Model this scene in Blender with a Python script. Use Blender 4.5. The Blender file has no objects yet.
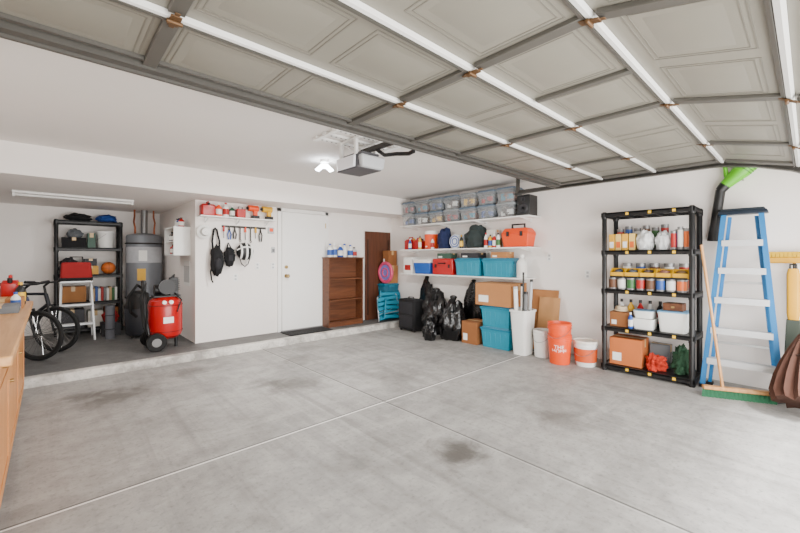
import bpy, bmesh, math, random
from mathutils import Vector, Matrix, noise
random.seed(7)
COL = bpy.context.scene.collection
def lin(c):
    c = c/255.0
    return c/12.92 if c <= 0.04045 else ((c+0.055)/1.055)**2.4
def rgb(c): return (lin(c[0]), lin(c[1]), lin(c[2]), 1)
MATS = {}
def M(name, c=(200,200,200), rough=.55, metal=0, var=.12, scale=6, bump=0, alpha=1, emis=0, spec=.5):
    if name in MATS: return MATS[name]
    m = bpy.data.materials.new(name); m.use_nodes = True
    nt = m.node_tree; b = nt.nodes['Principled BSDF']
    tc = nt.nodes.new('ShaderNodeTexCoord'); n = nt.nodes.new('ShaderNodeTexNoise')
    n.inputs['Scale'].default_value = scale; n.inputs['Detail'].default_value = 5
    nt.links.new(tc.outputs['Object'], n.inputs['Vector'])
    mx = nt.nodes.new('ShaderNodeMix'); mx.data_type = 'RGBA'
    col = rgb(c)
    mx.inputs[6].default_value = tuple(x*(1-var) for x in col[:3])+(1,)
    mx.inputs[7].default_value = tuple(min(1, x*(1+var)) for x in col[:3])+(1,)
    nt.links.new(n.outputs['Fac'], mx.inputs[0]); nt.links.new(mx.outputs[2], b.inputs['Base Color'])
    b.inputs['Roughness'].default_value = rough; b.inputs['Metallic'].default_value = metal
    b.inputs['Alpha'].default_value = alpha
    b.inputs['Specular IOR Level'].default_value = spec
    if emis:
        b.inputs['Emission Color'].default_value = col; b.inputs['Emission Strength'].default_value = emis
    if bump:
        bp = nt.nodes.new('ShaderNodeBump'); bp.inputs['Strength'].default_value = bump; bp.inputs['Distance'].default_value = .01
        n2 = nt.nodes.new('ShaderNodeTexNoise'); n2.inputs['Scale'].default_value = scale*8
        nt.links.new(tc.outputs['Object'], n2.inputs['Vector'])
        nt.links.new(n2.outputs['Fac'], bp.inputs['Height']); nt.links.new(bp.outputs['Normal'], b.inputs['Normal'])
    MATS[name] = m
    return m

class B:
    def __init__(s): s.bm = bmesh.new()
    def face(s, vs):
        try: s.bm.faces.new(vs)
        except Exception: pass
    def box(s, x0,x1,y0,y1,z0,z1, mtx=None):
        return s.frus((x0+x1)/2,(y0+y1)/2,(x1-x0),(y1-y0),(x1-x0),(y1-y0),z0,z1,mtx)
    def frus(s, cx,cy,w0,d0,w1,d1,z0,z1,mtx=None):
        v=[]
        for (w,d,z) in ((w0,d0,z0),(w1,d1,z1)):
            for sx,sy in ((-1,-1),(1,-1),(1,1),(-1,1)):
                p=Vector((cx+sx*w/2, cy+sy*d/2, z))
                if mtx: p=mtx@p
                v.append(s.bm.verts.new(p))
        for f in ((3,2,1,0),(4,5,6,7),(0,1,5,4),(1,2,6,5),(2,3,7,6),(3,0,4,7)): s.face([v[i] for i in f])
        return s
    def obox(s, p0, p1, w, h, up=(0,0,1)):
        p0=Vector(p0); p1=Vector(p1); a=(p1-p0); L=a.length; a.normalize()
        u=Vector(up); side=a.cross(u)
        if side.length<1e-4: side=a.cross(Vector((1,0,0)))
        side.normalize(); u=side.cross(a).normalized()
        v=[]
        for q in (p0,p1):
            for i,j in ((-1,-1),(1,-1),(1,1),(-1,1)): v.append(s.bm.verts.new(q+side*i*w/2+u*j*h/2))
        for f in ((3,2,1,0),(4,5,6,7),(0,1,5,4),(1,2,6,5),(2,3,7,6),(3,0,4,7)): s.face([v[i] for i in f])
        return s
    def cyl(s,p0,p1,r,r2=None,seg=20):
        if r2 is None: r2=r
        return s.tube([p0,p1],[r,r2],seg)
    def tube(s,pts,r,seg=10,closed=False,cap=True):
        pts=[Vector(p) for p in pts]; n=len(pts)
        rs = r if isinstance(r,(list,tuple)) else [r]*n
        rings=[]; prev=None
        for i,p in enumerate(pts):
            if closed: t=(pts[(i+1)%n]-pts[i-1])
            elif i==0: t=pts[1]-pts[0]
            elif i==n-1: t=pts[-1]-pts[-2]
            else: t=(pts[i+1]-pts[i]).normalized()+(pts[i]-pts[i-1]).normalized()
            t.normalize()
            if prev is None:
                a=Vector((0,0,1)) if abs(t.z)<.9 else Vector((1,0,0))
                nn=(a-t*a.dot(t)).normalized()
            else:
                nn=(prev-t*prev.dot(t)).normalized()
            prev=nn; bb=t.cross(nn)
            rings.append([s.bm.verts.new(p+(nn*math.cos(2*math.pi*k/seg)+bb*math.sin(2*math.pi*k/seg))*rs[i]) for k in range(seg)])
        m=n if closed else n-1
        for i in range(m):
            a=rings[i]; b=rings[(i+1)%n]
            for k in range(seg): s.face([a[k],a[(k+1)%seg],b[(k+1)%seg],b[k]])
        if cap and not closed:
            s.face(list(reversed(rings[0]))); s.face(rings[-1])
        return s
    def lathe(s,prof,c=(0,0,0),seg=28,axis='z',cap=True):
        c=Vector(c); rings=[]
        def mp(r,a,z):
            x,y=r*math.cos(a),r*math.sin(a)
            if axis=='z': return Vector((x,y,z))
            if axis=='x': return Vector((z,x,y))
            return Vector((y,z,x))
        for r,z in prof:
            rings.append([s.bm.verts.new(c+mp(max(r,1e-4),2*math.pi*k/seg,z)) for k in range(seg)])
        for i in range(len(rings)-1):
            a,b=rings[i],rings[i+1]
            for k in range(seg): s.face([a[k],a[(k+1)%seg],b[(k+1)%seg],b[k]])
        if cap: s.face(list(reversed(rings[0]))); s.face(rings[-1])
        return s
    def ring(s,c,R,r,axis='z',seg=32,ts=10,a0=0,a1=None):
        c=Vector(c); full = a1 is None; a1v=2*math.pi if full else a1
        pts=[]
        N=seg if full else seg+1
        for k in range(N):
            a=a0+(a1v-a0)*k/seg; x,y=R*math.cos(a),R*math.sin(a)
            pts.append(c+(Vector((x,y,0)) if axis=='z' else Vector((0,x,y)) if axis=='x' else Vector((x,0,y))))
        return s.tube(pts,r,ts,closed=full)
    def lump(s,c,r,amp=.15,seed=0,freq=2.5,flat=True,seg=28,crinkle=.0):
        c=Vector(c); rings=[]
        nz=seg//2
        for i in range(nz+1):
            ph=-math.pi/2+math.pi*i/nz; row=[]
            for k in range(seg):
                th=2*math.pi*k/seg
                d=Vector((math.cos(ph)*math.cos(th),math.cos(ph)*math.sin(th),math.sin(ph)))
                f=1+amp*noise.noise(d*freq+Vector((seed*3.1,seed,0)))+crinkle*noise.noise(d*freq*4+Vector((seed,9,0)))
                p=Vector((d.x*r[0],d.y*r[1],d.z*r[2]))*f
                if flat and p.z<-r[2]*.75: p.z=-r[2]*.75
                row.append(s.bm.verts.new(c+p))
            rings.append(row)
        for i in range(nz):
            for k in range(seg): s.face([rings[i][k],rings[i][(k+1)%seg],rings[i+1][(k+1)%seg],rings[i+1][k]])
        return s
    def prism(s,poly,axis,a,b):
        def mp(u,v,w):
            return Vector((u,v,w)) if axis=='z' else (Vector((w,u,v)) if axis=='x' else Vector((u,w,v)))
        A=[s.bm.verts.new(mp(u,v,a)) for u,v in poly]; C=[s.bm.verts.new(mp(u,v,b)) for u,v in poly]
        n=len(poly); s.face(list(reversed(A))); s.face(C)
        for i in range(n): s.face([A[i],A[(i+1)%n],C[(i+1)%n],C[i]])
        return s
    def build(s,name,mat,parent=None,loc=(0,0,0),rot=(0,0,0),bevel=0,label=None,cat=None,group=None,kind=None):
        bm=s.bm
        bmesh.ops.recalc_face_normals(bm,faces=bm.faces)
        for f in bm.faces: f.smooth=True
        for e in bm.edges:
            if len(e.link_faces)!=2 or e.calc_face_angle(0)>.6: e.smooth=False
        me=bpy.data.meshes.new(name); bm.to_mesh(me); bm.free()
        ob=bpy.data.objects.new(name,me); COL.objects.link(ob)
        me.materials.append(mat)
        ob.location=loc; ob.rotation_euler=rot
        if parent: ob.parent=parent
        if bevel:
            m=ob.modifiers.new('bevel','BEVEL'); m.width=bevel; m.segments=2; m.limit_method='ANGLE'; m.angle_limit=.6
        if label: ob['label']=label
        if cat: ob['category']=cat
        if group: ob['group']=group
        if kind: ob['kind']=kind
        return ob
def T(name,label,cat,loc=(0,0,0),rot=(0,0,0),group=None):
    e=bpy.data.objects.new(name,None); COL.objects.link(e); e.empty_display_size=.05
    e.location=loc; e.rotation_euler=rot; e['label']=label; e['category']=cat
    if group: e['group']=group
    return e

# ---------------- materials
wallm=M('wall_paint',(242,236,231),.9,var=.02,scale=3,bump=.15)
ceilm=M('ceiling_paint',(232,228,224),.95,var=.02,scale=3,bump=.15)
white=M('white_gloss',(242,241,238),.4,var=.02)
whitep=M('white_plastic',(230,230,226),.35,var=.04)
black=M('black_plastic',(12,12,14),.45,var=.2)
blackm=M('black_rubber',(10,10,10),.8,var=.2)
blackf=M('black_fabric',(14,14,17),.9,var=.3,scale=30)
teal=M('teal_plastic',(20,134,160),.4,var=.07)
teald=M('teal_lid',(16,114,142),.4,var=.07)
orange=M('orange_plastic',(232,74,10),.4,var=.05)
red=M('red_paint',(178,10,12),.28,var=.08)
redf=M('red_fabric',(140,16,18),.85,var=.2)
card=M('cardboard',(172,118,72),.9,var=.08,scale=12)
cardd=M('cardboard_dark',(140,88,48),.9,var=.08,scale=12)
tape=M('packing_tape',(200,165,110),.35)
alum=M('aluminium',(190,192,194),.35,.8,var=.05)
steel=M('galvanised_steel',(140,140,140),.45,.6,var=.1)
dsteel=M('dark_steel',(56,54,52),.5,.5,var=.15)
yellow=M('yellow_plastic',(222,168,4),.45,var=.06)
green=M('green_plastic',(92,186,14),.4,var=.06)
dgreen=M('dark_green',(30,74,50),.8,var=.2)
blue=M('blue_plastic',(24,72,158),.45,var=.08)
navy=M('navy_fabric',(20,34,74),.85,var=.2)
gray=M('grey_plastic',(110,112,114),.5,var=.08)
lgray=M('light_grey_plastic',(186,188,190),.5,var=.05)
brass=M('brass',(176,150,100),.3,.9,var=.05)
chrome=M('chrome',(200,200,200),.15,1,var=.02)
copper=M('copper',(184,110,80),.35,.9)
paper=M('paper_white',(238,238,234),.9,var=.03)
brownf=M('brown_fabric',(78,48,36),.9,var=.2,scale=25)

def woodm(name,c1,c2,axis='z',scale=3):
    m=bpy.data.materials.new(name); m.use_nodes=True; nt=m.node_tree; b=nt.nodes['Principled BSDF']
    tc=nt.nodes.new('ShaderNodeTexCoord'); mp=nt.nodes.new('ShaderNodeMapping')
    sc={'x':(.6,9,9),'y':(9,.6,9),'z':(9,9,.6)}[axis]; mp.inputs['Scale'].default_value=sc
    n=nt.nodes.new('ShaderNodeTexNoise'); n.inputs['Scale'].default_value=scale; n.inputs['Detail'].default_value=8; n.inputs['Distortion'].default_value=.6
    r=nt.nodes.new('ShaderNodeValToRGB'); r.color_ramp.elements[0].color=rgb(c1); r.color_ramp.elements[1].color=rgb(c2)
    r.color_ramp.elements[0].position=.3; r.color_ramp.elements[1].position=.7
    L=nt.links.new; L(tc.outputs['Object'],mp.inputs[0]); L(mp.outputs[0],n.inputs['Vector']); L(n.outputs['Fac'],r.inputs[0]); L(r.outputs[0],b.inputs['Base Color'])
    b.inputs['Roughness'].default_value=.45
    return m
oak=woodm('honey_oak',(188,120,60),(206,144,84),'z',1.2)
oakc=woodm('oak_worktop',(184,128,74),(212,162,106),'y')
brownw=woodm('brown_wood',(80,44,24),(112,66,38),'x')
brownb=woodm('brown_board',(76,42,26),(96,56,36),'z')
pine=woodm('broom_wood',(180,124,72),(208,158,100),'z')

# floor material
def floormat(name,joints=True,c1=(124,122,119),c2=(167,165,161),lo=.34,hi=.63):
    m=bpy.data.materials.new(name); m.use_nodes=True; nt=m.node_tree; b=nt.nodes['Principled BSDF']; L=nt.links.new
    g=nt.nodes.new('ShaderNodeNewGeometry')
    def nz(sc,det,dist=0,vec=None):
        n=nt.nodes.new('ShaderNodeTexNoise'); n.inputs['Scale'].default_value=sc; n.inputs['Detail'].default_value=det; n.inputs['Distortion'].default_value=dist
        n.inputs['Roughness'].default_value=.62
        L(vec or g.outputs['Position'],n.inputs['Vector']); return n.outputs['Fac']
    def math_(op,a,bb=None,cc=None):
        n=nt.nodes.new('ShaderNodeMath'); n.operation=op
        for i,v in enumerate((a,bb,cc)):
            if v is None: continue
            if isinstance(v,(int,float)): n.inputs[i].default_value=v
            else: L(v,n.inputs[i])
        return n.outputs[0]
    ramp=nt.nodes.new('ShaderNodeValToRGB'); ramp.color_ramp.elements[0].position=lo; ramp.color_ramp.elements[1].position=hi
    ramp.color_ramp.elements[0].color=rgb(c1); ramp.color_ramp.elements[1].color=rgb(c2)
    f=math_('ADD',math_('MULTIPLY',nz(.9,12,.8),.55),math_('MULTIPLY',nz(7,12,.3),.45))
    L(f,ramp.inputs[0]); col=ramp.outputs[0]
    def mix(fac,colA,c):
        n=nt.nodes.new('ShaderNodeMix'); n.data_type='RGBA'; L(fac,n.inputs[0]); L(colA,n.inputs[6]); n.inputs[7].default_value=rgb(c); return n.outputs[2]
    def streak(rot,sc,lo,hi,amt,c,col):
        mp=nt.nodes.new('ShaderNodeMapping'); mp.inputs['Scale'].default_value=sc; mp.inputs['Rotation'].default_value=(0,0,rot); L(g.outputs['Position'],mp.inputs[0])
        st=nz(1.6,9,.6,mp.outputs[0])
        mr=nt.nodes.new('ShaderNodeMapRange'); mr.inputs[1].default_value=lo; mr.inputs[2].default_value=hi; mr.inputs[4].default_value=amt; L(st,mr.inputs[0])
        return mix(mr.outputs[0],col,c)
    if joints:
        col=streak(.06,(4.5,.2,1),.5,.72,.45,(94,91,88),col)
        col=streak(-.5,(.5,2.4,1),.52,.72,.3,(192,189,184),col)
    mr=nt.nodes.new('ShaderNodeMapRange'); mr.inputs[1].default_value=.53; mr.inputs[2].default_value=.68; mr.inputs[4].default_value=.4; L(nz(34,8),mr.inputs[0]); col=mix(mr.outputs[0],col,tuple(int(x*.72) for x in c1))
    if joints:
        wob=nz(4,8,.6)
        for (x,y,r,s) in ((1.87,3.63,.42,.7),(1.7,3.9,.3,.5),(.5,4.5,.40,.7),(1.99,1.61,.28,.9),(2.38,4.47,.38,.5),(3.05,1.38,.33,.45),(3.0,1.55,.2,.45),(1.2,4.9,.33,.5),(2.9,3.2,.5,.35),(.25,4.7,.26,.6),(1.5,2.0,.35,.3),(4.0,3.9,.4,.3),(2.75,5.0,.3,.35)):
            d=nt.nodes.new('ShaderNodeVectorMath'); d.operation='DISTANCE'; L(g.outputs['Position'],d.inputs[0]); d.inputs[1].default_value=(x,y,0)
            dd=math_('ADD',d.outputs['Value'],math_('MULTIPLY',math_('SUBTRACT',wob,.5),r*2.2))
            mr=nt.nodes.new('ShaderNodeMapRange'); mr.interpolation_type='SMOOTHSTEP'; mr.inputs[1].default_value=0; mr.inputs[2].default_value=r; mr.inputs[3].default_value=s; mr.inputs[4].default_value=0
            L(dd,mr.inputs[0]); col=mix(mr.outputs[0],col,(68,63,58))
        sp=nt.nodes.new('ShaderNodeSeparateXYZ'); L(g.outputs['Position'],sp.inputs[0])
        for ax,v,w,c,s in (('Y',2.65,.008,(224,222,218),1),('X',2.25,.006,(190,188,184),.4),('Y',2.667,.006,(66,64,62),.8),('X',2.266,.007,(66,64,62),.8)):
            a=math_('MULTIPLY',math_('LESS_THAN',math_('ABSOLUTE',math_('SUBTRACT',sp.outputs[ax],v)),w),s)
            col=mix(a,col,c)
    L(col,b.inputs['Base Color']); b.inputs['Roughness'].default_value=.6
    bp=nt.nodes.new('ShaderNodeBump'); bp.inputs['Strength'].default_value=.2; bp.inputs['Distance'].default_value=.01; L(nz(40,6),bp.inputs['Height']); L(bp.outputs[0],b.inputs['Normal'])
    return m
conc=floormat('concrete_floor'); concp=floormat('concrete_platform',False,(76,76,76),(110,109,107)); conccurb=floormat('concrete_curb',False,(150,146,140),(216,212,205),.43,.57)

# ---------------- room
CH=2.48; SZ=2.16; PL=.09
def S(name,mat,*b,bevel=0): 
    o=B().box(*b).build(name,mat,kind='structure',bevel=bevel); return o
S('floor',conc,-.9,5.4,-.6,5.37,-.12,0)
S('floor.001',M('driveway_concrete',(190,186,180),.85,bump=.2),-8,12,-9,-.6,-.14,-.02)
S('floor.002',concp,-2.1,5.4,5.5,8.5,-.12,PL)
S('trim_1',conccurb,-2.1,5.3,5.37,5.5,-.12,PL+.006,bevel=.010)
S('wall_right',wallm,5.3,5.42,-.6,6.12,0,CH)
S('wall_back',wallm,1.54,5.3,6.0,6.12,PL,SZ)
S('wall_closet',wallm,1.54,1.66,6.12,8.4,PL,SZ)
S('wall_alcove',wallm,-2.0,1.66,8.4,8.52,PL,SZ)
S('wall_alcove_side',wallm,-2.1,-2.0,5.5,8.4,PL,SZ)
S('wall_left',wallm,-.95,-.82,-.6,5.37,0,CH)
S('wall_left_return',wallm,-2.1,-.95,5.27,5.37,0,CH)
S('wall_front',wallm,-.95,5.42,-.75,-.6,2.2,CH)
S('wall_front_side',wallm,4.95,5.42,-.75,-.6,0,2.2)
S('ceiling',ceilm,-.95,5.42,-.75,5.4,CH,CH+.1)
S('ceiling.001',wallm,-2.1,5.42,5.4,8.52,SZ,CH+.1)

# ---------------- door
d1=B().box(2.84,3.67,5.955,5.999,PL+.02,2.09).build('door_1',white,kind='structure',bevel=.003)
b=B(); b.box(2.77,2.835,5.965,5.999,PL,2.15); b.box(3.675,3.74,5.965,5.999,PL,2.15); b.box(2.77,3.74,5.965,5.999,2.095,2.155)
b.build('trim_2',white,kind='structure',bevel=.003)
S('trim_3',steel,2.82,3.69,5.93,5.999,PL,PL+.018)
b=B(); b.cyl((2.91,5.955,1.02),(2.91,5.90,1.02),.012); b.lathe([(.012,0),(.027,-.012),(.03,-.03),(.02,-.045),(.0,-.048)],(2.91,5.905,1.02),axis='y'); b.cyl((2.91,5.954,1.02),(2.91,5.948,1.02),.032)
b.build('door_knob',brass,parent=d1)
B().cyl((2.91,5.954,1.17),(2.91,5.935,1.17),.028).build('deadbolt',brass,parent=d1)
for z in (.3,1.1,1.9): B().cyl((3.67,5.95,z-.045),(3.67,5.95,z+.045),.008,seg=8).build('hinge',brass,parent=d1)
b=B(); b.box(2.78,3.56,5.54,5.90,PL+.001,PL+.012)
m_=b.build('door_mat',M('mat_rubber',(20,20,22),.9,var=.3,scale=60,bump=.6),bevel=.004,label='black ribbed rubber door mat in front of the door',cat='mat')

# ---------------- garage door overhead
gd=T('garage_door','raised beige-grey sectional garage door hanging overhead','garage door',(0,0,0))
panelm=M('door_panel_paint',(122,119,109),.5,var=.08,scale=2)
grovem=M('door_panel_groove',(106,103,94),.5,var=.04,scale=2)
stilem=M('door_stile_steel',(82,80,75),.5,.2,var=.1)
stripm=M('white_hinge_strip',(228,228,225),.4,var=.02)  # bright white for the bars along the section seams
hingem=M('hinge_bronze',(96,70,44),.5,.5)
trackm=M('track_steel',(74,72,68),.45,.4,var=.1)
X0,X1=-.24,4.86; XS=[-.24+.6*i for i in range(9)]+[4.86]
def section(ya,yb,za,zb,edge=False,mains=(1,3,5,7),mids=()):
    L=math.hypot(yb-ya,za-zb); a=math.atan2(zb-za,yb-ya)
    b=B(); b.box(X0,X1,-L+.004,-.004,0,.045)
    for i in range(8):
        x0,x1=XS[i]+.05,XS[i+1]-.05; y0,y1=-L+.08,-.08; cx,cy=(x0+x1)/2,(y0+y1)/2
        b.frus(cx,cy,(x1-x0)-.20,(y1-y0)-.20,(x1-x0)-.13,(y1-y0)-.13,-.007,0)
    s=b.build('door_section',panelm,parent=gd,loc=(0,yb,zb),rot=(a,0,0))
    b=B()
    for i in range(8):
        x0,x1=XS[i]+.05,XS[i+1]-.05; y0,y1=-L+.08,-.08
        for k,w in ((0,.007),(.022,.005)):
            X_0,X_1,Y_0,Y_1=x0+k,x1-k,y0+k,y1-k
            b.box(X_0,X_1,Y_0,Y_0+w,-.002,0); b.box(X_0,X_1,Y_1-w,Y_1,-.002,0)
            b.box(X_0,X_0+w,Y_0+w,Y_1-w,-.002,0); b.box(X_1-w,X_1,Y_0+w,Y_1-w,-.002,0)
    b.build('panel_embossing',grovem,parent=s)
    for i,x in enumerate(XS):
        if i not in mains and i not in (0,9) and i not in mids: continue
        w=.06 if i in mains else (.10 if i==9 else .04)
        x=min(max(x,X0+w/2),X1-w/2)
        b=B(); b.box(x-w/2,x+w/2,-L+.03,-.03,-.022,0); b.build('stile',stilem,parent=s,bevel=.004)
    if edge:
        b=B(); b.box(X0,X1,-.05,0,-.035,-.001); b.box(X0,X1,.002,.02,-.05,.05); b.box(X0,X1,-.11,-.09,-.02,-.001)
        b.build('bottom_rail',M('edge_rail',(80,78,74),.5,.3),parent=s)
    else:
        b=B(); b.box(X0,X1,-.011,.009,-.026,-.001); b.build('seam_strip',stripm,parent=s)
        b=B(); b.box(X0,X1,.014,.030,-.028,-.001); b.build('strut',stilem,parent=s)
        for i in (1,3,5,7):
            x=XS[i]; b=B(); b.box(x-.02,x+.02,-.04,.04,-.034,-.029); b.cyl((x-.028,0,-.038),(x+.028,0,-.038),.009,seg=10); b.box(x-.01,x+.01,-.06,.06,-.032,-.028)
            b.build('hinge',hingem,parent=s,bevel=.002)
ZD=2.28
section(1.69,2.25,ZD,ZD,True,(1,3,5),(4,)); section(1.15,1.69,ZD,ZD,False,(1,3,5,7)); section(.58,1.15,ZD,ZD,False,(3,5),(4,)); section(.06,.58,2.15,ZD,False,(3,5,7)); section(-.38,.06,1.90,2.15)
# tracks
for tx in (4.93,-.32):
    tr=T('garage_door_track','galvanised steel garage door track hung from the ceiling','track')
    b=B(); pts=[(tx,2.9,ZD-.04),(tx,1.6,ZD-.04),(tx,.62,ZD-.04),(tx,.35,ZD-.09),(tx,.1,ZD-.17),(tx,-.15,ZD-.3),(tx,-.35,ZD-.55),(tx,-.42,ZD-.9),(tx,-.42,.02)]
    for p,q in zip(pts[:-1],pts[1:]): b.obox(p,q,.06,.012,up=(1,0,0) if abs(p[1]-q[1])<.05 else (0,0,1)); 
    for p,q in zip(pts[:-1],pts[1:]):
        p2=Vector(p)+Vector((.03,0,.025)); q2=Vector(q)+Vector((.03,0,.025)); b.obox(p2,q2,.008,.06)
    b.build('rail',trackm,parent=tr)
    for y in ((2.84,1.5) if tx>4.87 else (2.84,)):
        B().box(tx-.02,tx+.02,y-.02,y+.02,ZD+(.05 if y<2 else -.02),CH-.001).build('hanger',trackm,parent=tr)

# ---------------- opener
op=T('garage_door_opener','grey ceiling-mounted garage door opener with black rail','garage door opener',(2.25,2.98,0))
b=B(); b.frus(0,.05,.29,.36,.25,.34,2.17,2.31); b.box(-.11,.11,-.14,.22,2.305,2.33); b.build('motor_housing',M('opener_dark',(74,74,78),.45),parent=op,bevel=.03)
b=B(); b.frus(0,-.155,.26,.06,.29,.07,2.17,2.29); b.build('front_cover',M('opener_cover',(178,180,184),.5),parent=op,bevel=.02)
b=B(); b.frus(-.155,.05,.03,.28,.03,.30,2.18,2.29); b.build('light_lens',M('lens',(225,225,230),.3,emis=.15),parent=op,bevel=.01)
b=B(); b.box(-.02,.02,-.72,.0,2.335,2.375); b.build('rail',dsteel,parent=op)
b=B(); b.tube([(0,-.22,2.34),(0,-.34,2.26),(0,-.5,2.24),(0,-.66,2.21),(0,-.72,2.22)],.018,8); b.build('door_arm',black,parent=op)
b=B()
for x in (-.12,.12):
    b.box(x-.015,x+.015,-.08,-.05,2.30,CH-.03); b.box(x-.015,x+.015,.16,.19,2.30,CH-.03)
    b.obox((x,-.05,2.32),(x,.18,CH-.03),.02,.004)
for y in (-.105,.215): b.box(-.40,.40,y-.025,y+.025,CH-.02,CH-.001)
for x in (-.37,-.12,.12,.37): b.box(x-.02,x+.02,-.14,.26,CH-.032,CH-.021)
b.box(-.40,.40,.03,.075,CH-.02,CH-.001)
b.build('mounting_bracket',M('bracket_white',(240,240,238),.5),parent=op)
b=B()
for i in range(15):
    x=-.37+i*.053
    for y in (-.105,.215,.052): b.box(x-.008,x+.008,y-.007,y+.007,CH-.0215,CH-.0202)
b.build('bracket_slots',M('slot_dark',(70,68,66),.8),parent=op)
# ceiling LED light
cl=T('ceiling_light','small white folding-panel LED ceiling light, lit','ceiling light',(2.39,3.9,CH))
B().lathe([(.05,-.03),(.055,0)]).build('base',white,parent=cl)
glow=M('led_glow',(240,246,255),.3,emis=22)
for a in (0,2.1,4.2):
    mt=Matrix.Rotation(a,4,'Z')@Matrix.Rotation(.6,4,'Y')
    B().box(.04,.15,-.04,.04,-.05,-.03,mt).build('led_panel',glow,parent=cl,bevel=.005)
# alcove tube
ft=T('tube_light','slim white tube light fixture, unlit, under the low ceiling','ceiling light',(.28,6.7,SZ))
B().box(-.62,.62,-.05,.05,-.03,-.001).build('housing',white,parent=ft,bevel=.005)
B().cyl((-.59,0,-.048),(.59,0,-.048),.014,seg=12).build('tube',white,parent=ft)
for x in (-.605,.605): B().box(x-.012,x+.012,-.02,.02,-.07,-.03).build('socket',white,parent=ft)

# ---------------- containers
def tote(x0,x1,y0,y1,z,h,body=teal,lid=teald,label='teal plastic storage tote with lid',group=None,name='storage_tote',lidded=True):
    cx,cy=(x0+x1)/2,(y0+y1)/2; w,d=x1-x0,y1-y0
    t=T(name,label,'storage bin',(cx,cy,z),group=group)
    b=B(); b.frus(0,0,w*.86,d*.86,w*.94,d*.94,0,h*.86)
    for s_ in (-1,1):
        n=5
        for i in range(n):
            yy=-d*.34+d*.68*i/(n-1); b.obox((s_*w*.432,yy,h*.08),(s_*w*.462,yy,h*.72),.018,.012,up=(1,0,0))
        for i in range(4):
            xx=-w*.3+w*.6*i/3; b.obox((xx,s_*d*.432,h*.08),(xx,s_*d*.462,h*.72),.012,.018,up=(1,0,0))
    b.box(-w*.485,w*.485,-d*.485,d*.485,h*.80,h*.86)
    b.build('body',body,parent=t,bevel=.004)
    if lidded:
        b=B(); b.box(-w/2,w/2,-d/2,d/2,h*.86,h*.93); b.frus(0,0,w*.9,d*.9,w*.86,d*.86,h*.93,h-.001)
        b.box(-w*.3,w*.3,-d*.02,d*.02,h-.001,h)
        b.build('lid',lid,parent=t,bevel=.006)
    for s_ in (-1,1):
        b=B(); b.box(-w*.18,w*.18,s_*d*.495-.006,s_*d*.495+.006,h*.70,h*.86); b.build('handle',lid,parent=t,bevel=.003)
    return t
def cbox(x0,x1,y0,y1,z,h,mat=card,label='plain brown cardboard box taped shut',cat='box',flaps=False,name='cardboard_box',rot=0):
    cx,cy=(x0+x1)/2,(y0+y1)/2; w,d=x1-x0,y1-y0
    t=T(name,label,cat,(cx,cy,z),(0,0,rot))
    b=B(); b.box(-w/2,w/2,-d/2,d/2,0,h-.004); b.box(-w/2,-.002,-d/2,d/2,h-.004,h); b.box(.002,w/2,-d/2,d/2,h-.004,h); b.build('carton',mat,parent=t,bevel=.002)
    b=B(); b.box(-.025,.025,-d/2,d/2,h,h+.001); b.box(-.025,.025,-d/2-.001,-d/2,h*.7,h+.001); b.build('tape',tape,parent=t)
    b=B(); b.box(-w/2-.0015,-w/2-.0003,d*.12,d*.4,h*.15,h*.45); b.build('printed_label',paper,parent=t)
    return t
def bucket(x,y,r,h,mat,label,lid=None,band=None,z=0,name='bucket',handle=True,text=None,nest=0):
    t=T(name,label,'bucket',(x,y,z))
    b=B(); rb=r*.84
    b.lathe([(0,0),(rb*.97,0),(rb,.01),(r*.97,h*.80),(r*1.03,h*.80),(r*1.03,h*.83),(r*.98,h*.835),(r*.99,h*.9),(r*1.03,h*.9),(r*1.03,h*.925),(r*.99,h*.93),(r,h*.985),(r*1.03,h),(r*.96,h),(r*.92,h*.9),(rb*.93,h*.05),(0,h*.05)],cap=False)
    b.build('pail',mat,parent=t)
    if lid: B().lathe([(0,h*.99),(r*.92,h*.99),(r*.95,h*1.03),(r*1.07,h*1.03),(r*1.07,h*.94),(r*1.04,h*.94),(r*1.04,h*.99)],cap=False).build('lid',lid,parent=t)
    if band: B().lathe([(rb+.14*h*.16+.0025,h*.18),(r*.96+.003,h*.72)],cap=False).build('label_band',band,parent=t)
    if handle:
        pts=[(-abs(math.sin(math.pi*i/14))*r*1.08,r*1.05*math.cos(math.pi*i/14),h*.87-math.sin(math.pi*i/14)*r*.95) for i in range(15)]
        B().tube(pts,.0025,6).build('handle',steel,parent=t)
    return t
def curvetext(txt,size,R,z,parent,mat,ang=math.pi):
    cu=bpy.data.curves.new('lettering','FONT'); cu.body=txt; cu.size=size; cu.align_x='CENTER'; cu.align_y='CENTER'; cu.extrude=.0004; cu.space_line=.8
    o=bpy.data.objects.new('lettering_tmp',cu); COL.objects.link(o); bpy.context.view_layer.update()
    me=bpy.data.meshes.new_from_object(o.evaluated_get(bpy.context.evaluated_depsgraph_get())); bpy.data.objects.remove(o)
    for v in me.vertices:
        a=ang+v.co.x/R; rr=R+.0015+v.co.z+ v.co.y*.10
        v.co=Vector((rr*math.cos(a),rr*math.sin(a),z+v.co.y))
    me.materials.clear(); me.materials.append(mat)
    ob=bpy.data.objects.new('lettering',me); COL.objects.link(ob); ob.parent=parent; return ob

# buckets
bucket(4.86,1.88,.135,.30,whitep,'white pail with orange label and white lid on the floor',lid=M('lid_cream',(232,226,214),.4),band=M('orange_band',(206,84,34),.5))
ob_=bucket(4.72,2.14,.14,.36,orange,'bright orange five-gallon bucket with white lettering',handle=False)
curvetext('THE\nHOME\nDEPOT',.062,.126,.17,ob_,white,ang=math.pi*1.12)
bucket(4.72,2.14,.14,.36,orange,'orange bucket nested in the orange bucket below',z=.15,handle=True)
bucket(4.86,2.44,.115,.36,whitep,'plain white utility bucket beside the orange buckets')
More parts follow.
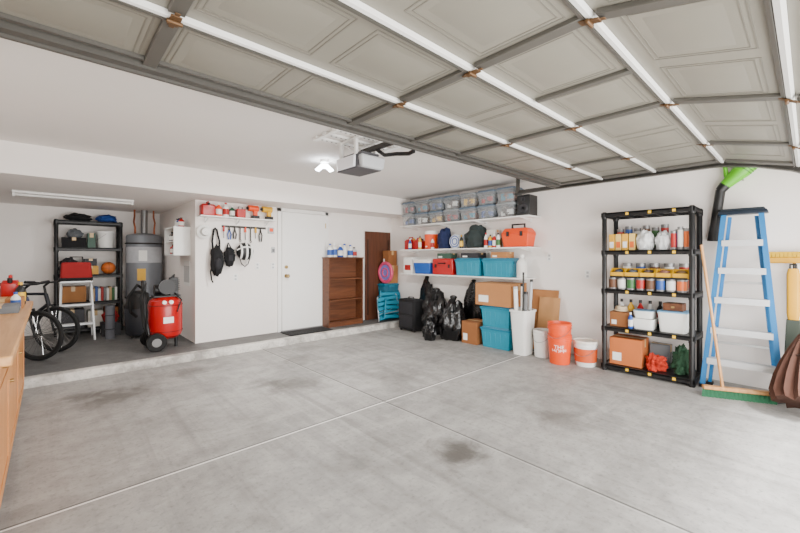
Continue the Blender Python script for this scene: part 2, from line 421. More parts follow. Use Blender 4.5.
# white bin with tubes
t=T('waste_bin','tall white plastic bin holding rolled tubes and poles','bin',(4.80,2.69,0))
def rrect(w,d,r,n=5):
    pts=[]
    for cx,cy,a in ((w/2-r,d/2-r,0),(-w/2+r,d/2-r,math.pi/2),(-w/2+r,-d/2+r,math.pi),(w/2-r,-d/2+r,1.5*math.pi)):
        for i in range(n): 
            aa=a+math.pi/2*i/(n-1); pts.append((cx+r*math.cos(aa),cy+r*math.sin(aa)))
    return pts
def rr_lathe(b,levels):
    rings=[]
    for w,d,r,z in levels: rings.append([b.bm.verts.new((x,y,z)) for x,y in rrect(w,d,r)])
    n=len(rings[0])
    for i in range(len(rings)-1):
        for k in range(n): b.face([rings[i][k],rings[i][(k+1)%n],rings[i+1][(k+1)%n],rings[i+1][k]])
    b.face(list(reversed(rings[0]))); b.face(rings[-1]); return b
rr_lathe(B(),[(.22,.19,.04,0),(.30,.25,.05,.58),(.325,.27,.05,.585),(.325,.27,.05,.61),(.29,.235,.05,.61),(.20,.17,.03,.03)]).build('bin_shell',whitep,parent=t)
for i,(x,y,lx,ly,r,m,L) in enumerate(((-.05,.05,-.03,.05,.028,paper,.92),(.06,-.045,.1,-.05,.02,lgray,1.02),(.06,.05,.1,.05,.018,whitep,.95),(-.05,-.05,-.02,-.06,.024,gray,.86),(.0,.0,.03,.0,.013,dsteel,1.12))):
    q=T('rolled_tube','%s tube standing in the white bin'%('grey' if m in(gray,dsteel,lgray) else 'white'),'tube',(4.80,2.69,0),group='tubes in the white bin')
    dirv=Vector((x+lx*.5,y+ly*.5,L)); base=Vector((x,y,.04))
    b=B(); n=(dirv-base).normalized(); b.tube([base,dirv],[r,r],16); b.build('tube_body',m,parent=q)
    b=B(); b.tube([dirv-n*.03,dirv+n*.004],[r*1.08,r*1.08],16); b.build('end_cap',lgray if m is paper else black,parent=q)
# flattened cardboard
for i,(y0,y1,h,m) in enumerate(((2.40,2.80,.86,card),(2.36,2.66,.76,M('cardboard_pale',(190,142,94),.9)))):
    b=B(); xx=5.255-i*.045; b.obox((xx-.11,(y0+y1)/2,.006),(xx+.02,(y0+y1)/2,h),y1-y0,.012,up=(1,0,0))
    b.build('flattened_cardboard',m,label='flattened brown cardboard sheet leaning against the wall',cat='cardboard',group='flattened cardboard against the wall')
# totes floor
tote(4.74,5.2,2.86,3.36,0,.31,group='teal totes on the floor'); tote(4.74,5.2,2.86,3.36,.31,.31,group='teal totes on the floor')
cbox(4.74,5.18,2.84,3.44,.62,.33,label='wide brown cardboard box on top of the teal totes')
cbox(4.74,5.08,3.42,3.70,0,.34,mat=cardd,label='small brown cardboard box on the floor by the totes')
# trash bags
bagm=M('black_bag_plastic',(10,10,12),.22,var=.3,scale=4,bump=.8)
def bag(x,y,r,h,seed,label,z=0,mat=bagm,cat='bag',name='trash_bag',tie=True,rx=1,ry=1,amp=.28,cr=.12):
    t=T(name,label,cat,(x,y,z))
    b=B(); b.lump((0,0,h*.435),(r*rx,r*ry,h*.58),amp,seed,2.2,True,44,cr); bmesh.ops.remove_doubles(b.bm,verts=b.bm.verts,dist=1e-5); b.build('bag_body',mat,parent=t)
    if tie:
        b=B(); b.tube([(0,0,h*.86),(0,0,h*.95),(.02,.01,h*1.02),(.05,.03,h*1.1)],[r*.3,r*.12,r*.2,r*.3],12); b.build('tied_neck',mat,parent=t)
    return t
bag(4.82,3.94,.20,.62,1,'full black plastic bag tied at the neck by the boxes',rx=1.1,ry=1.0)
bag(4.95,4.43,.23,.70,2,'tall black plastic bag stuffed full',ry=.98,rx=1.05)
bag(5.18,3.80,.13,.86,5,'black plastic bag standing against the wall',ry=1.5,rx=.6)
bag(4.50,4.16,.10,.30,9,'small glossy black bag on the floor',ry=1.2)
bag(5.20,4.88,.12,.88,12,'black plastic bag wedged behind the suitcase',ry=1.6,rx=.55)
# suitcase
t=T('suitcase','upright black suitcase with handle and wheels','suitcase',(4.84,4.93,0))
B().box(-.13,.13,-.21,.21,.03,.58).build('shell',blackf,parent=t,bevel=.03)
b=B(); b.box(-.134,-.128,-.16,.16,.08,.28); b.box(-.134,-.128,-.16,.16,.32,.53); b.build('front_pocket',M('pocket_grey',(34,34,38),.9),parent=t,bevel=.002)
b=B(); b.tube([(0,-.06,.58),(0,-.06,.61),(0,.06,.61),(0,.06,.58)],.01,8); b.build('handle',black,parent=t)
for x,y in ((-.09,-.17),(.09,-.17),(-.09,.17),(.09,.17)): B().cyl((x,y-.012,.02),(x,y+.012,.02),.02,seg=12).build('wheel',blackm,parent=t)
# platform totes and folded chairs
for i in range(3): tote(4.86,5.27,5.72,5.93,PL+.24*i,.24,body=M('teal_deep',(14,92,116),.5),lid=teald,group='teal totes on the raised slab')
tsl=M('teal_slat',(24,140,170),.5)
for i,(cx,cy,rz,roll,h,w) in enumerate(((4.97,5.675,.0,.03,.56,.25),(4.90,5.615,.02,-.08,.46,.26),(4.97,5.545,-.02,.10,.38,.25))):
    t=T('folding_chair','folded turquoise slatted beach chair leaning by the totes','chair',(cx,cy,PL+abs(math.sin(roll))*w),(math.radians(-2),roll,rz),group='folded beach chairs')
    for s_ in (-1,1):
        B().tube([(s_*w,0,.012),(s_*w,0,h*.6),(s_*(w-.01),.004,h),(s_*(w-.03),.004,h+.012)],.013,8).build('side_frame',alum if i==1 else teald,parent=t)
    b=B(); n=int(h/.09)
    for k in range(n): b.box(-w+.008,w-.008,-.009,.005,.03+k*.09,.03+k*.09+.062)
    b.build('slats',tsl,parent=t,bevel=.004)
    for s_ in (-1,1): B().tube([(s_*w,-.018,h*.5),(s_*(w+.012),-.022,h*.62),(s_*w,-.020,h*.95)],.010,8).build('armrest',teal,parent=t)
    B().tube([(-w,-.020,h*.3),(w,-.020,h*.52)],.008,8).build('cross_bar',alum,parent=t)
cbox(4.98,5.24,5.73,5.92,PL+.72,.36,label='tan cardboard box on the teal totes')
cbox(4.99,5.22,5.74,5.91,PL+1.08,.30,mat=cardd,label='brown cardboard box on top of another box')
t=T('swim_float','round pink and blue swim float standing on the totes','pool toy',(4.91,5.73,PL+.72+.222),(0,-.0,0))
B().ring((0,0,0),.185,.034,'x',36,12).build('outer_ring',M('float_pink',(210,70,110),.4),parent=t)
B().lathe([(.158,-.01),(.158,.01)],axis='x').build('center_panel',M('float_blue',(120,120,190),.4),parent=t)
B().ring((-.014,0,0),.08,.014,'x',28,8).build('inner_ring',M('float_pink',(210,70,110),.4),parent=t)
# tall brown board
t=T('folding_table','tall brown folded table top leaning upright in the corner','table',(4.58,5.966,PL))
B().box(0,.66,-.010,.012,0,1.76).build('table_top',brownb,parent=t,bevel=.004)
for x in (.04,.58): B().box(x,x+.03,-.024,-.011,.1,1.6).build('folded_leg',M('leg_brown',(62,38,26),.5),parent=t)
# bookcase
t=T('bookcase','low brown wooden bookcase with open shelves','bookcase',(3.975,5.84,PL))
HW=.375
b=B(); b.box(-HW,-HW+.02,-.11,.11,0,1.22); b.box(HW-.02,HW,-.11,.11,0,1.22); b.box(-HW+.02,HW-.02,.095,.11,.0,1.22); b.build('carcass',brownw,parent=t,bevel=.002)
for z in (.07,.46,.84): B().box(-HW+.02,HW-.02,-.105,.095,z,z+.022).build('shelf',brownw,parent=t,bevel=.002)
B().box(-HW-.01,HW+.01,-.12,.11,1.22,1.245).build('top_panel',brownw,parent=t,bevel=.003)
B().box(-HW+.02,HW-.02,-.10,-.085,0,.07).build('plinth',brownw,parent=t)

def bottle(x,y,z,r,h,mat,lab,cap,label,group=None,name='bottle',cat='bottle'):
    t=T(name,label,cat,(x,y,z),group=group)
    B().lathe([(r*.9,0),(r,.01),(r,h*.62),(r*.85,h*.72),(r*.35,h*.84),(r*.35,h*.9)],seg=18).build('container',mat,parent=t)
    B().lathe([(r*1.015,h*.15),(r*1.015,h*.55)],seg=18,cap=False).build('printed_label',lab,parent=t)
    B().lathe([(r*.42,h*.88),(r*.42,h)],seg=14).build('cap',cap,parent=t)
    return t
bl=M('label_blue',(40,80,155),.5); yl=M('label_yellow',(226,180,40),.5); rl=M('label_red',(168,30,24),.5); gl=M('label_green',(50,100,50),.5); wl=M('label_white',(228,226,220),.6); ol=M('label_orange',(216,98,28),.5); br=M('label_brown',(96,62,40),.6)
for i,(x,h,m,l,c) in enumerate(((3.68,.24,whitep,bl,blue),(3.79,.26,whitep,bl,white),(3.90,.22,blue,wl,white),(4.01,.25,whitep,wl,blue),(4.12,.23,whitep,bl,blue),(4.23,.19,lgray,rl,black))):
    bottle(x,5.82+(.03 if i%2 else 0),PL+1.245,.052,h,m,l,c,'white and blue plastic bottle on the bookcase' if i not in(2,5) else ('blue bottle with white label on the bookcase' if i==2 else 'small grey bottle with red label on the bookcase'),group='bottles on the bookcase')

# ---------------- wall shelves on right wall
def wallshelf(y0,y1,z,x0=4.95,label='long white wall shelf on metal brackets'):
    t=T('wall_shelf',label,'shelf',(5.3,(y0+y1)/2,z)); w=(y1-y0)/2
    B().box(x0-5.3,-.001,-w,w,-.02,0).build('board',white,parent=t,bevel=.003)
    n=4
    for i in range(n):
        y=-w+.15+(2*w-.3)*i/(n-1)
        b=B(); b.box(-.01,-.001,y-.012,y+.012,-.07,-.021); b.box(x0-5.3+.04,-.01,y-.012,y+.012,-.03,-.021); b.obox((-.01,y,-.065),(x0-5.3+.12,y,-.03),.012,.008); b.build('bracket',white,parent=t)
wallshelf(2.68,5.36,1.93); wallshelf(2.68,5.36,1.48); wallshelf(2.76,5.36,1.03)
# clear tubs
clear=M('clear_plastic',(214,220,224),.2,var=.03,alpha=.28)
lids=[M('lid_blue_grey',(100,118,136),.4),M('lid_grey',(146,152,156),.4)]
conts=[M('contents_%d'%i,c,.8,var=.6,scale=24) for i,c in enumerate(((84,70,60),(64,76,92),(150,106,90),(84,88,92),(122,96,62)))]
k=0
for row in range(2):
    for i in range(7):
        y0=2.93+i*.35; z=1.93+row*.228
        t=T('storage_tub','clear plastic tub with %s lid full of household odds'%('blue-grey' if (i+row)%3 else 'pale grey'),'storage bin',(5.13,y0+.165,z),group='clear tubs on the top shelf')
        rr_lathe(B(),[(.25,.265,.03,0),(.275,.29,.03,.178),(.30,.315,.03,.18),(.30,.315,.03,.19)]).build('tub_body',clear,parent=t)
        rr_lathe(B(),[(.305,.32,.03,.1905),(.31,.325,.03,.203),(.29,.305,.03,.205),(.275,.29,.03,.222)]).build('lid',lids[0 if (i+row)%3 else 1],parent=t)
        b=B(); b.lump((0,0,.08),(.115,.12,.085),.3,k,3,True,18,.2); b.build('contents',conts[k%5],parent=t)
        b=B(); b.box(-.105,-.05,-.1,-.02,.05,.12); b.box(-.11,-.06,.02,.08,.03,.09+.04*(k%2)); b.build('packed_item',(paper,rl,bl,yl,teal)[(k*2)%5],parent=t); k+=1
# black speaker
t=T('speaker_box','black speaker cabinet at the end of the top shelf','speaker',(5.12,2.80,1.93))
B().box(-.12,.12,-.10,.10,0,.30).build('cabinet',black,parent=t,bevel=.01)
b=B(); b.lathe([(.02,0),(.06,-.012),(.075,-.004),(.078,0)],(-.121,0,.11),axis='x'); b.lathe([(.01,0),(.03,-.008),(.035,0)],(-.121,0,.235),axis='x'); b.build('driver_cone',M('cone_grey',(44,44,48),.6),parent=t)
# middle shelf
def jug(x,y,z,w,d,h,mat,cap,label,name='fuel_can',cat='fuel can'):
    t=T(name,label,cat,(x,y,z))
    b=B(); rr_lathe(b,[(w*.94,d*.94,.02,0),(w,d,.025,.012),(w,d,.025,h*.7),(w*.8,d*.6,.02,h*.82)]); b.build('tank',mat,parent=t)
    B().tube([(0,-d*.25,h*.8),(0,-d*.22,h*.98),(0,d*.22,h*.98),(0,d*.28,h*.78)],.012,8).build('handle',mat,parent=t)
    B().cyl((0,-d*.36,h*.72),(0,-d*.42,h*.9),.018,seg=12).build('cap',cap,parent=t)
jug(5.12,5.22,1.48,.18,.2,.24,red,yellow,'small red plastic fuel can on the shelf')
jug(5.12,5.0,1.48,.18,.2,.22,red,black,'red plastic fuel can next to another can')
t=T('drink_cooler','orange round drink cooler with white lid','cooler',(5.12,4.69,1.48))
B().lathe([(.11,0),(.12,.01),(.125,.26),(.12,.27)]).build('cooler_body',orange,parent=t); B().lathe([(.128,.27),(.128,.30),(.11,.33),(.03,.34)]).build('lid',white,parent=t)
B().cyl((-.12,0,.05),(-.15,0,.045),.012,seg=10).build('spigot',white,parent=t)
bag(5.12,4.37,.14,.36,14,'navy soft cooler bag on the shelf',z=1.48,mat=navy,name='soft_bag',tie=False,rx=.8)
t=T('blanket_roll','rolled white and blue blanket beside the bag','blanket',(5.14,4.06,1.48)); B().cyl((-.13,0,.12),(.1,0,.12),.12,seg=24).build('roll',M('blanket_white',(214,220,230),.95,var=.1,scale=30),parent=t,bevel=.01)
b=B(); b.ring((-.132,0,.12),.09,.008,'x',24,6); b.ring((-.132,0,.12),.05,.008,'x',24,6); b.build('roll_edge',blue,parent=t)
bag(5.12,3.70,.20,.37,21,'dark grey-green stuffed duffel bag on the shelf',z=1.48,mat=M('bag_greygreen',(38,50,50),.8,var=.25,bump=.3),name='duffel_bag',tie=False,rx=.7)
cbox(5.04,5.24,3.30,3.48,1.48,.16,mat=cardd,label='brown carton on the middle shelf')
cbox(5.06,5.22,3.31,3.46,1.642,.12,mat=M('carton_white',(220,216,206),.7),label='small white carton stacked on a brown carton')
GS='small bottles on the middle shelf'
for (y,h,m,l,c,s_) in ((3.20,.22,whitep,gl,black,'white bottle with green label'),(3.27,.2,red,wl,white,'red bottle with white label'),(3.34,.2,yellow,bl,black,'yellow bottle with blue label'),(3.42,.23,whitep,rl,red,'white bottle with red label'),(3.90,.22,black,yl,yellow,'black bottle with yellow label'),(4.54,.2,whitep,rl,red,'white bottle with red label'),(4.85,.24,yellow,wl,black,'yellow bottle with white label'),(5.11,.2,blue,wl,white,'blue bottle with white label')):
    bottle(4.985,y,1.48,.03,h,m,l,c,s_+' on the wall shelf',group=GS)
t=T('toolbox','orange toolbox with black handle and latches','toolbox',(5.12,2.94,1.48))
b=B(); b.frus(0,0,.20,.38,.24,.44,0,.2); b.build('box_body',orange,parent=t,bevel=.01)
B().frus(0,0,.25,.45,.18,.36,.2,.28).build('lid',orange,parent=t,bevel=.012)
b=B(); b.tube([(0,-.1,.275),(0,-.1,.34),(0,.1,.34),(0,.1,.275)],.016,8); b.build('handle',black,parent=t)
for y in (-.11,.11): B().box(-.13,-.115,y-.02,y+.02,.16,.23).build('latch',black,parent=t)
# lower shelf items
tote(4.96,5.285,2.98,3.49,1.03,.29,label='teal storage tote on the lower wall shelf',group='teal totes on the wall shelf')
tote(4.96,5.285,3.52,4.03,1.03,.29,label='teal storage tote on the lower wall shelf',group='teal totes on the wall shelf')
cbox(5.0,5.22,3.58,3.92,1.322,.08,mat=M('box_dark',(40,40,44),.6),label='flat dark box lying on a teal tote',cat='box')
cbox(5.0,5.2,3.06,3.34,1.322,.09,mat=card,label='flat brown box lying on a teal tote')
t=T('tool_case','red hard tool case with black latches','case',(5.11,4.32,1.03))
B().box(-.12,.12,-.23,.23,0,.28).build('case_shell',red,parent=t,bevel=.02)
b=B(); b.tube([(-.12,-.07,.2),(-.15,-.07,.2),(-.15,.07,.2),(-.12,.07,.2)],.01,8); b.build('handle',black,parent=t)
for y in (-.15,.15): B().box(-.125,-.115,y-.02,y+.02,.12,.18).build('latch',black,parent=t)
cbox(5.02,5.2,4.16,4.46,1.312,.09,mat=M('box_green',(54,84,70),.6),label='flat green box on top of the red tool case')
t=T('cooler','small blue cooler with white lid and swing handle','cooler',(5.11,4.82,1.03))
B().frus(0,0,.2,.36,.24,.42,0,.20).build('cooler_body',M('cooler_blue',(34,90,176),.4),parent=t,bevel=.012)
B().box(-.125,.125,-.215,.215,.20,.25).build('lid',white,parent=t,bevel=.012)
B().tube([(0,-.22,.17),(-.1,-.22,.26),(-.1,.22,.26),(0,.22,.17)],.008,8).build('handle',white,parent=t)
t=T('paper_box','white carton with red print on the shelf by the corner','box',(5.12,5.19,1.03)); B().box(-.12,.12,-.11,.11,0,.30).build('carton',paper,parent=t,bevel=.003); B().box(-.1215,-.1205,-.08,.08,.06,.16).build('printed_label',rl,parent=t)
bottle(5.08,2.86,1.03,.075,.34,whitep,wl,white,'white plastic jug at the end of the lower shelf',name='water_jug',cat='jug')
# wall plates
def plate(x,y,z,axis,label,name='outlet_plate',cat='outlet',mat=white):
    t=T(name,label,cat,(x,y,z))
    for s_ in (1,-1):
        if axis=='x': b=B().box(-.011,-.0085,-.015,.015,min(s_*.01,s_*.04),max(s_*.01,s_*.04))
        else: b=B().box(-.015,.015,-.011,-.0085,min(s_*.01,s_*.04),max(s_*.01,s_*.04))
        b.build('socket' if 'outlet' in name else 'toggle',lgray,parent=t)
    if axis=='x': B().box(-.008,.0,-.037,.037,-.058,.058).build('cover_plate',mat,parent=t,bevel=.002)
    else: B().box(-.037,.037,-.008,.0,-.058,.058).build('cover_plate',mat,parent=t,bevel=.002)
plate(5.3,2.55,1.33,'x','white electrical outlet plate on the wall')
plate(5.3,2.02,1.1,'x','white electrical outlet plate on the wall near the shelving')
plate(2.10,6.0,1.02,'y','white wall outlet plate beneath hanging gear')
plate(2.44,6.0,1.19,'y','white light switch plate',name='switch_plate',cat='switch')
plate(2.70,6.0,1.19,'y','white light switch plate next to the door',name='switch_plate',cat='switch')

# ---------------- black shelving unit
def shelving(x0,x1,y0,y1,zs,base,label,top,mat=black,tags=False):
    t=T('shelving_unit',label,'shelves',((x0+x1)/2,(y0+y1)/2,base)); w,d=(x1-x0)/2,(y1-y0)/2
    for sx in (-1,1):
        for sy in (-1,1):
            b=B(); x,y=sx*(w-.028),sy*(d-.028)
            b.lathe([(.026,0),(.026,top-.01),(.02,top)],(x,y,0),16)
            for z in zs: b.lathe([(.031,z-.07),(.031,z-.001)],(x,y,0),16)
            b.build('post',mat,parent=t)
    for z in zs:
        b=B(); b.box(-w,w,-d,d,z-.022,z-.004)
        for s_ in (-1,1):
            b.box(min(s_*w,s_*(w-.024)),max(s_*w,s_*(w-.024)),-d,d,z-.05,z)
            b.box(-w,w,min(s_*d,s_*(d-.024)),max(s_*d,s_*(d-.024)),z-.05,z)
        for i in range(6):
            yy=-d+2*d*(i+.5)/6; b.box(-w,w,yy-.006,yy+.006,z-.045,z-.02)
        b.build('shelf',mat,parent=t,bevel=.003)
        if tags:
            for k in range(3): B().box(-w-.0015,-w-.0002,-d+.16+k*.22,-d+.19+k*.22,z-.042,z-.012).build('sticker',yl,parent=t)
    return t
ZS=[.08,.52,.96,1.41,1.85]
shelving(4.80,5.25,.79,1.68,ZS,0,'black plastic five-tier shelving unit against the wall',1.86,tags=True)
def can(x,y,z,r,h,lab,label,group,body=steel,name='paint_can',cat='can'):
    t=T(name,label,cat,(x,y,z),group=group)
    B().lathe([(0,0),(r,0),(r,.004),(r*.97,.006),(r*.97,h-.008),(r,h-.006),(r,h),(r*.85,h),(r*.83,h-.006),(0,h-.006)],seg=20,cap=False).build('can_body',body,parent=t)
    B().lathe([(r*.985,h*.12),(r*.985,h*.86)],seg=20,cap=False).build('printed_label',lab,parent=t)
    return t
names={0:('blue',bl),1:('yellow',yl),2:('red',rl),3:('white',wl),4:('green',gl),5:('orange',ol),6:('brown',br)}
for i,y in enumerate((1.59,1.52,1.45,1.38)):
    t=T('yellow_carton','yellow and white product carton on the upper tier','box',(4.93,y,1.41),group='yellow cartons on the black shelving')
    B().box(-.05,.05,-.03,.03,0,.19).build('carton',M('carton_yellow',(222,166,46),.6) if i%2==0 else M('carton_cream',(224,190,110),.6),parent=t,bevel=.002)
    B().box(-.0515,-.0505,-.022,.022,.03,.10).build('printed_label',paper if i%2==0 else ol,parent=t)
for i,(y,k_) in enumerate(((1.56,2),(1.47,0),(1.38,3),(1.29,6),(1.2,4),(1.11,2))):
    n,l=names[k_]; can(5.1,y,1.41,.038,.26+.03*(i%2),l,'tall tin with %s label behind the cartons'%n,'tall tins on the upper tier')
bagw=M('bag_white',(216,218,218),.4,bump=.5,var=.25)
bag(4.93,1.255,.08,.22,31,'white plastic bag of rags on the upper tier',z=1.41,mat=bagw,name='plastic_bag',tie=False)
bag(4.93,1.09,.068,.20,33,'crumpled white plastic bag on the upper tier',z=1.41,mat=bagw,name='plastic_bag',tie=False)
for i,(x,y,h,k_) in enumerate(((4.88,.985,.2,2),(4.88,.925,.24,3),(4.88,.87,.22,5),(4.98,.97,.22,0),(4.99,.90,.2,6),(5.08,.93,.24,4),(5.08,1.0,.22,2))):
    n,l=names[k_]; can(x,y,1.41,.026,h,l,'tall spray can with %s label'%n,'spray cans on the black shelving',name='spray_can')
# tier .96
seq=[6,3,4,2,6,0,3,5]
for i in range(8):
    y=1.58-i*.095; n,l=names[seq[i]]; can(4.89,y,.96,.043,.13,l,'small tin with %s label on the middle tier'%n,'tins on the middle tier')
seq=[3,6,2,3,4,6]
for i in range(6):
    y=1.56-i*.125; n,l=names[seq[i]]; can(5.02,y,.96,.055,.13,l,'paint tin with %s label on the middle tier'%n,'tins on the middle tier')
t=T('parts_tray','flat black tray resting on the tins','tray',(4.98,1.235,1.089)); B().box(-.11,.11,-.37,.37,.001,.01).build('tray_base',black,parent=t); B().box(-.11,-.105,-.37,.37,.01,.022).build('front_lip',black,parent=t)
for i in range(5):
    y=1.535-i*.152
    t=T('parts_bin','yellow open-fronted parts bin','storage bin',(4.95,y,1.10),group='yellow parts bins')
    b=B(); w=.07; d=.07
    b.box(-w,w,-d,d,0,.006); b.box(w-.006,w,-d,d,0,.10); b.box(-w,-w+.006,-d,d,0,.055)
    for s_ in (-1,1): b.prism([(-w,0),(w,0),(w,.10),(-w+.05,.10),(-w,.055)],'y',s_*d-.003,s_*d+.003)
    b.build('bin_shell',yellow,parent=t)
    b=B(); b.lump((0,0,.045),(.055,.055,.045),.3,i,4,True,14,.3); b.build('contents',conts[(i*2+1)%5],parent=t)
for i in range(5):
    n,l=names[(3,0,6,3,2)[i]]; can(5.15,1.5-i*.14,.96,.05,.30,l,'tall tin with %s label at the back of the middle tier'%n,'tall tins at the back of the middle tier')
# tier .52
cbox(4.88,5.08,1.42,1.61,.52,.17,mat=cardd,label='small brown carton on the lower-middle tier')
t=T('cable_coil','coiled white and brown cord on the carton','cord',(4.97,1.515,.705)); b=B(); b.ring((0,0,0),.06,.012,'z'); b.ring((.005,0,.018),.055,.011,'z'); b.ring((-.004,0,.036),.05,.011,'z'); b.build('coil',M('cord_tan',(200,180,150),.7),parent=t)
def tubx(x,y,z,w,d,h,label,lid=None,mat=whitep):
    t=T('plastic_tub',label,'storage bin',(x,y,z))
    rr_lathe(B(),[(w*.85,d*.85,.03,0),(w*.97,d*.97,.03,h*.85),(w,d,.03,h*.86),(w,d,.03,h*.92),(w*.93,d*.93,.03,h*.92),(w*.85,d*.85,.03,h*.8)]).build('tub_body',mat,parent=t)
    if lid: rr_lathe(B(),[(w*1.02,d*1.02,.03,h*.925),(w*1.02,d*1.02,.03,h*.98),(w*.9,d*.9,.03,h)]).build('lid',lid,parent=t)
lpb=M('lid_paleblue',(110,164,204),.4)
tubx(4.97,1.27,.52,.24,.22,.13,'low white plastic tub on the shelving')
tubx(4.96,1.27,.642,.19,.2,.09,'shallow pale blue lidded tub stacked on another',lid=lpb)
tubx(5.0,1.0,.52,.27,.27,.23,'white plastic tub with pale blue rim',lid=lpb)
bottle(4.855,1.385,.52,.024,.18,blue,wl,white,'small blue bottle on the lower-middle tier')
t=T('brown_box','small brown wooden case on the white tub','box',(5.0,1.0,.751)); B().box(-.08,.08,-.09,.09,0,.08).build('case_body',brownw,parent=t,bevel=.004); B().box(-.083,-.08,-.015,.015,.03,.05).build('latch',brass,parent=t)
for i,(y,m,l) in enumerate(((1.57,whitep,bl),(1.47,yellow,wl),(1.37,red,wl),(1.27,whitep,gl),(1.17,black,rl))):
    bottle(5.17,y,.52,.038,.30,m,l,black,'tall %s bottle at the back of the lower-middle tier'%m.name.split('_')[0],group='tall bottles on the lower-middle tier')
# bottom tier
cbox(4.87,5.16,1.28,1.61,.08,.31,mat=M('cardboard_orange',(190,104,50),.85),label='orange-brown printed cardboard box on the bottom tier')
bag(4.93,1.16,.08,.15,41,'crumpled orange-red cloth on the bottom tier',z=.08,mat=M('cloth_orange',(184,44,18),.85,bump=.6,scale=20,var=.3),name='crumpled_cloth',cat='cloth',tie=False,ry=1.1,amp=.6,cr=.35)
bag(4.98,.93,.085,.28,43,'crumpled dark green bag on the bottom tier',z=.08,mat=M('netting_green',(34,70,46),.8,bump=.8,scale=30,var=.5),name='green_bag',tie=False,amp=.45,cr=.3)
cbox(5.08,5.2,1.06,1.25,.08,.26,mat=M('box_grey',(100,104,108),.6),label='grey box at the back of the bottom tier')

# ---------------- step ladder
ladb=M('ladder_blue',(24,112,172),.45,var=.05)
t=T('step_ladder','blue fibreglass step ladder with aluminium steps, folded against the wall','ladder',(0,0,0))
def rail(y0,y1,x0,x1,z1,mat,w=.03,dd=.07,name='side_rail'):
    b=B(); b.obox((x0,y0,.015),(x1,y1,z1),w,.014,up=(1,0,0)); b.obox((x0+dd/2,y0+(.008 if y0<.45 else -.008),.015),(x1+dd/2-.0,y1,z1),.008,dd,up=(1,0,0)); b.build(name,mat,parent=t)
rail(.75,.60,4.93,5.10,1.76,ladb,.042,.06); rail(.17,.32,4.93,5.10,1.76,ladb,.042,.06)
b=B(); b.frus(5.13,.46,.14,.38,.13,.36,1.76,1.80); b.build('top_cap',M('cap_dark',(12,28,44),.5),parent=t,bevel=.008)
b=B(); b.frus(5.13,.46,.12,.34,.11,.32,1.80,1.82); b.build('tool_tray',M('cap_dark2',(30,40,50),.5),parent=t,bevel=.004)
for z in (.30,.61,.92,1.22,1.50):
    f=z/1.76; x=4.93+.17*f; hw=.29-.15*f-.008
    b=B(); b.box(x-.012,x+.07,.46-hw,.46+hw,z-.004,z); b.box(x-.018,x-.011,.46-hw,.46+hw,z-.06,z); b.box(x+.066,x+.07,.46-hw,.46+hw,z-.028,z-.004); b.build('step',M('step_silver',(206,208,210),.45,.3),parent=t)
for y0,y1 in ((.71,.56),(.21,.36)):
    b=B(); b.obox((5.07,y0,.015),(5.17,y1,1.74),.03,.03,up=(1,0,0)); b.build('rear_leg',ladb,parent=t)
for z in (.45,1.07): 
    f=z/1.74; x=5.07+.10*f; hw=.25-.15*f; B().box(x-.008,x+.008,.46-hw,.46+hw,z-.012,z+.012).build('rear_brace',alum,parent=t)
for (x,y) in ((4.93,.75),(4.93,.17),(5.07,.71),(5.07,.21)): B().box(x-.03,x+.045,y-.028,y+.028,0,.03).build('foot',blackm,parent=t,bevel=.005)
# push broom
t=T('push_broom','wooden-handled push broom with green bristles, leaning upright','broom',(0,0,0))
b=B(); b.obox((4.61,.70,.085),(4.84,.20,.085),.06,.035); b.build('head_block',pine,parent=t,bevel=.008)
b=B()
for i in range(18):
    f=(i+.5)/18; p=Vector((4.61,.70,0)).lerp(Vector((4.84,.20,0)),f); b.frus(p.x,p.y,.075,.03,.045,.025,0,.068)
b.build('bristles',M('bristle_green',(40,96,66),.9,var=.4,scale=60),parent=t)
B().tube([(4.675,.56,.10),(4.775,.735,1.45)],[.013,.013],12).build('handle',pine,parent=t)
# leaf blower (rigid body, straight tube)
t=T('leaf_blower','lime green and black leaf blower hanging on the wall','leaf blower',(5.215,0,0))
A_=Vector((0,.36,2.33)); C_=Vector((0,.61,2.08)); ax=(C_-A_).normalized()
b=B(); b.tube([A_,A_+ax*.03,A_+ax*.16,A_+ax*.24,C_],[.045,.08,.08,.066,.05],14); b.build('motor_housing',green,parent=t)
b=B(); 
for k in range(5): b.tube([A_+ax*(.035+.025*k),A_+ax*(.044+.025*k)],[.0825,.0825],14)
b.build('vent_rings',M('vent_green',(48,110,10),.5),parent=t)
b=B(); up_=Vector((0,ax.z*-1,ax.y)); 
b.tube([A_+ax*.02+up_*.07,A_+ax*.05+up_*.15,A_+ax*.20+up_*.15,A_+ax*.28+up_*.05],.020,8); b.build('handle',green,parent=t)
b=B(); q0=A_-ax*.06; b.obox(q0,A_+ax*.0,.10,.10,up=(1,0,0)); b.build('battery',black,parent=t,bevel=.008)
b=B(); b.tube([C_-ax*.01,C_+Vector((0,.035,-.05))],[.052,.045],16); b.tube([C_+Vector((0,.030,-.04)),(0,.695,1.60)],[.043,.043],16); b.tube([(0,.694,1.61),(0,.702,1.50)],[.045,.052],16); b.build('blower_tube',black,parent=t)
b=B(); b.cyl((.085,.47,2.13),(.0,.47,2.13),.008,seg=8); b.build('wall_hook',steel,parent=t)
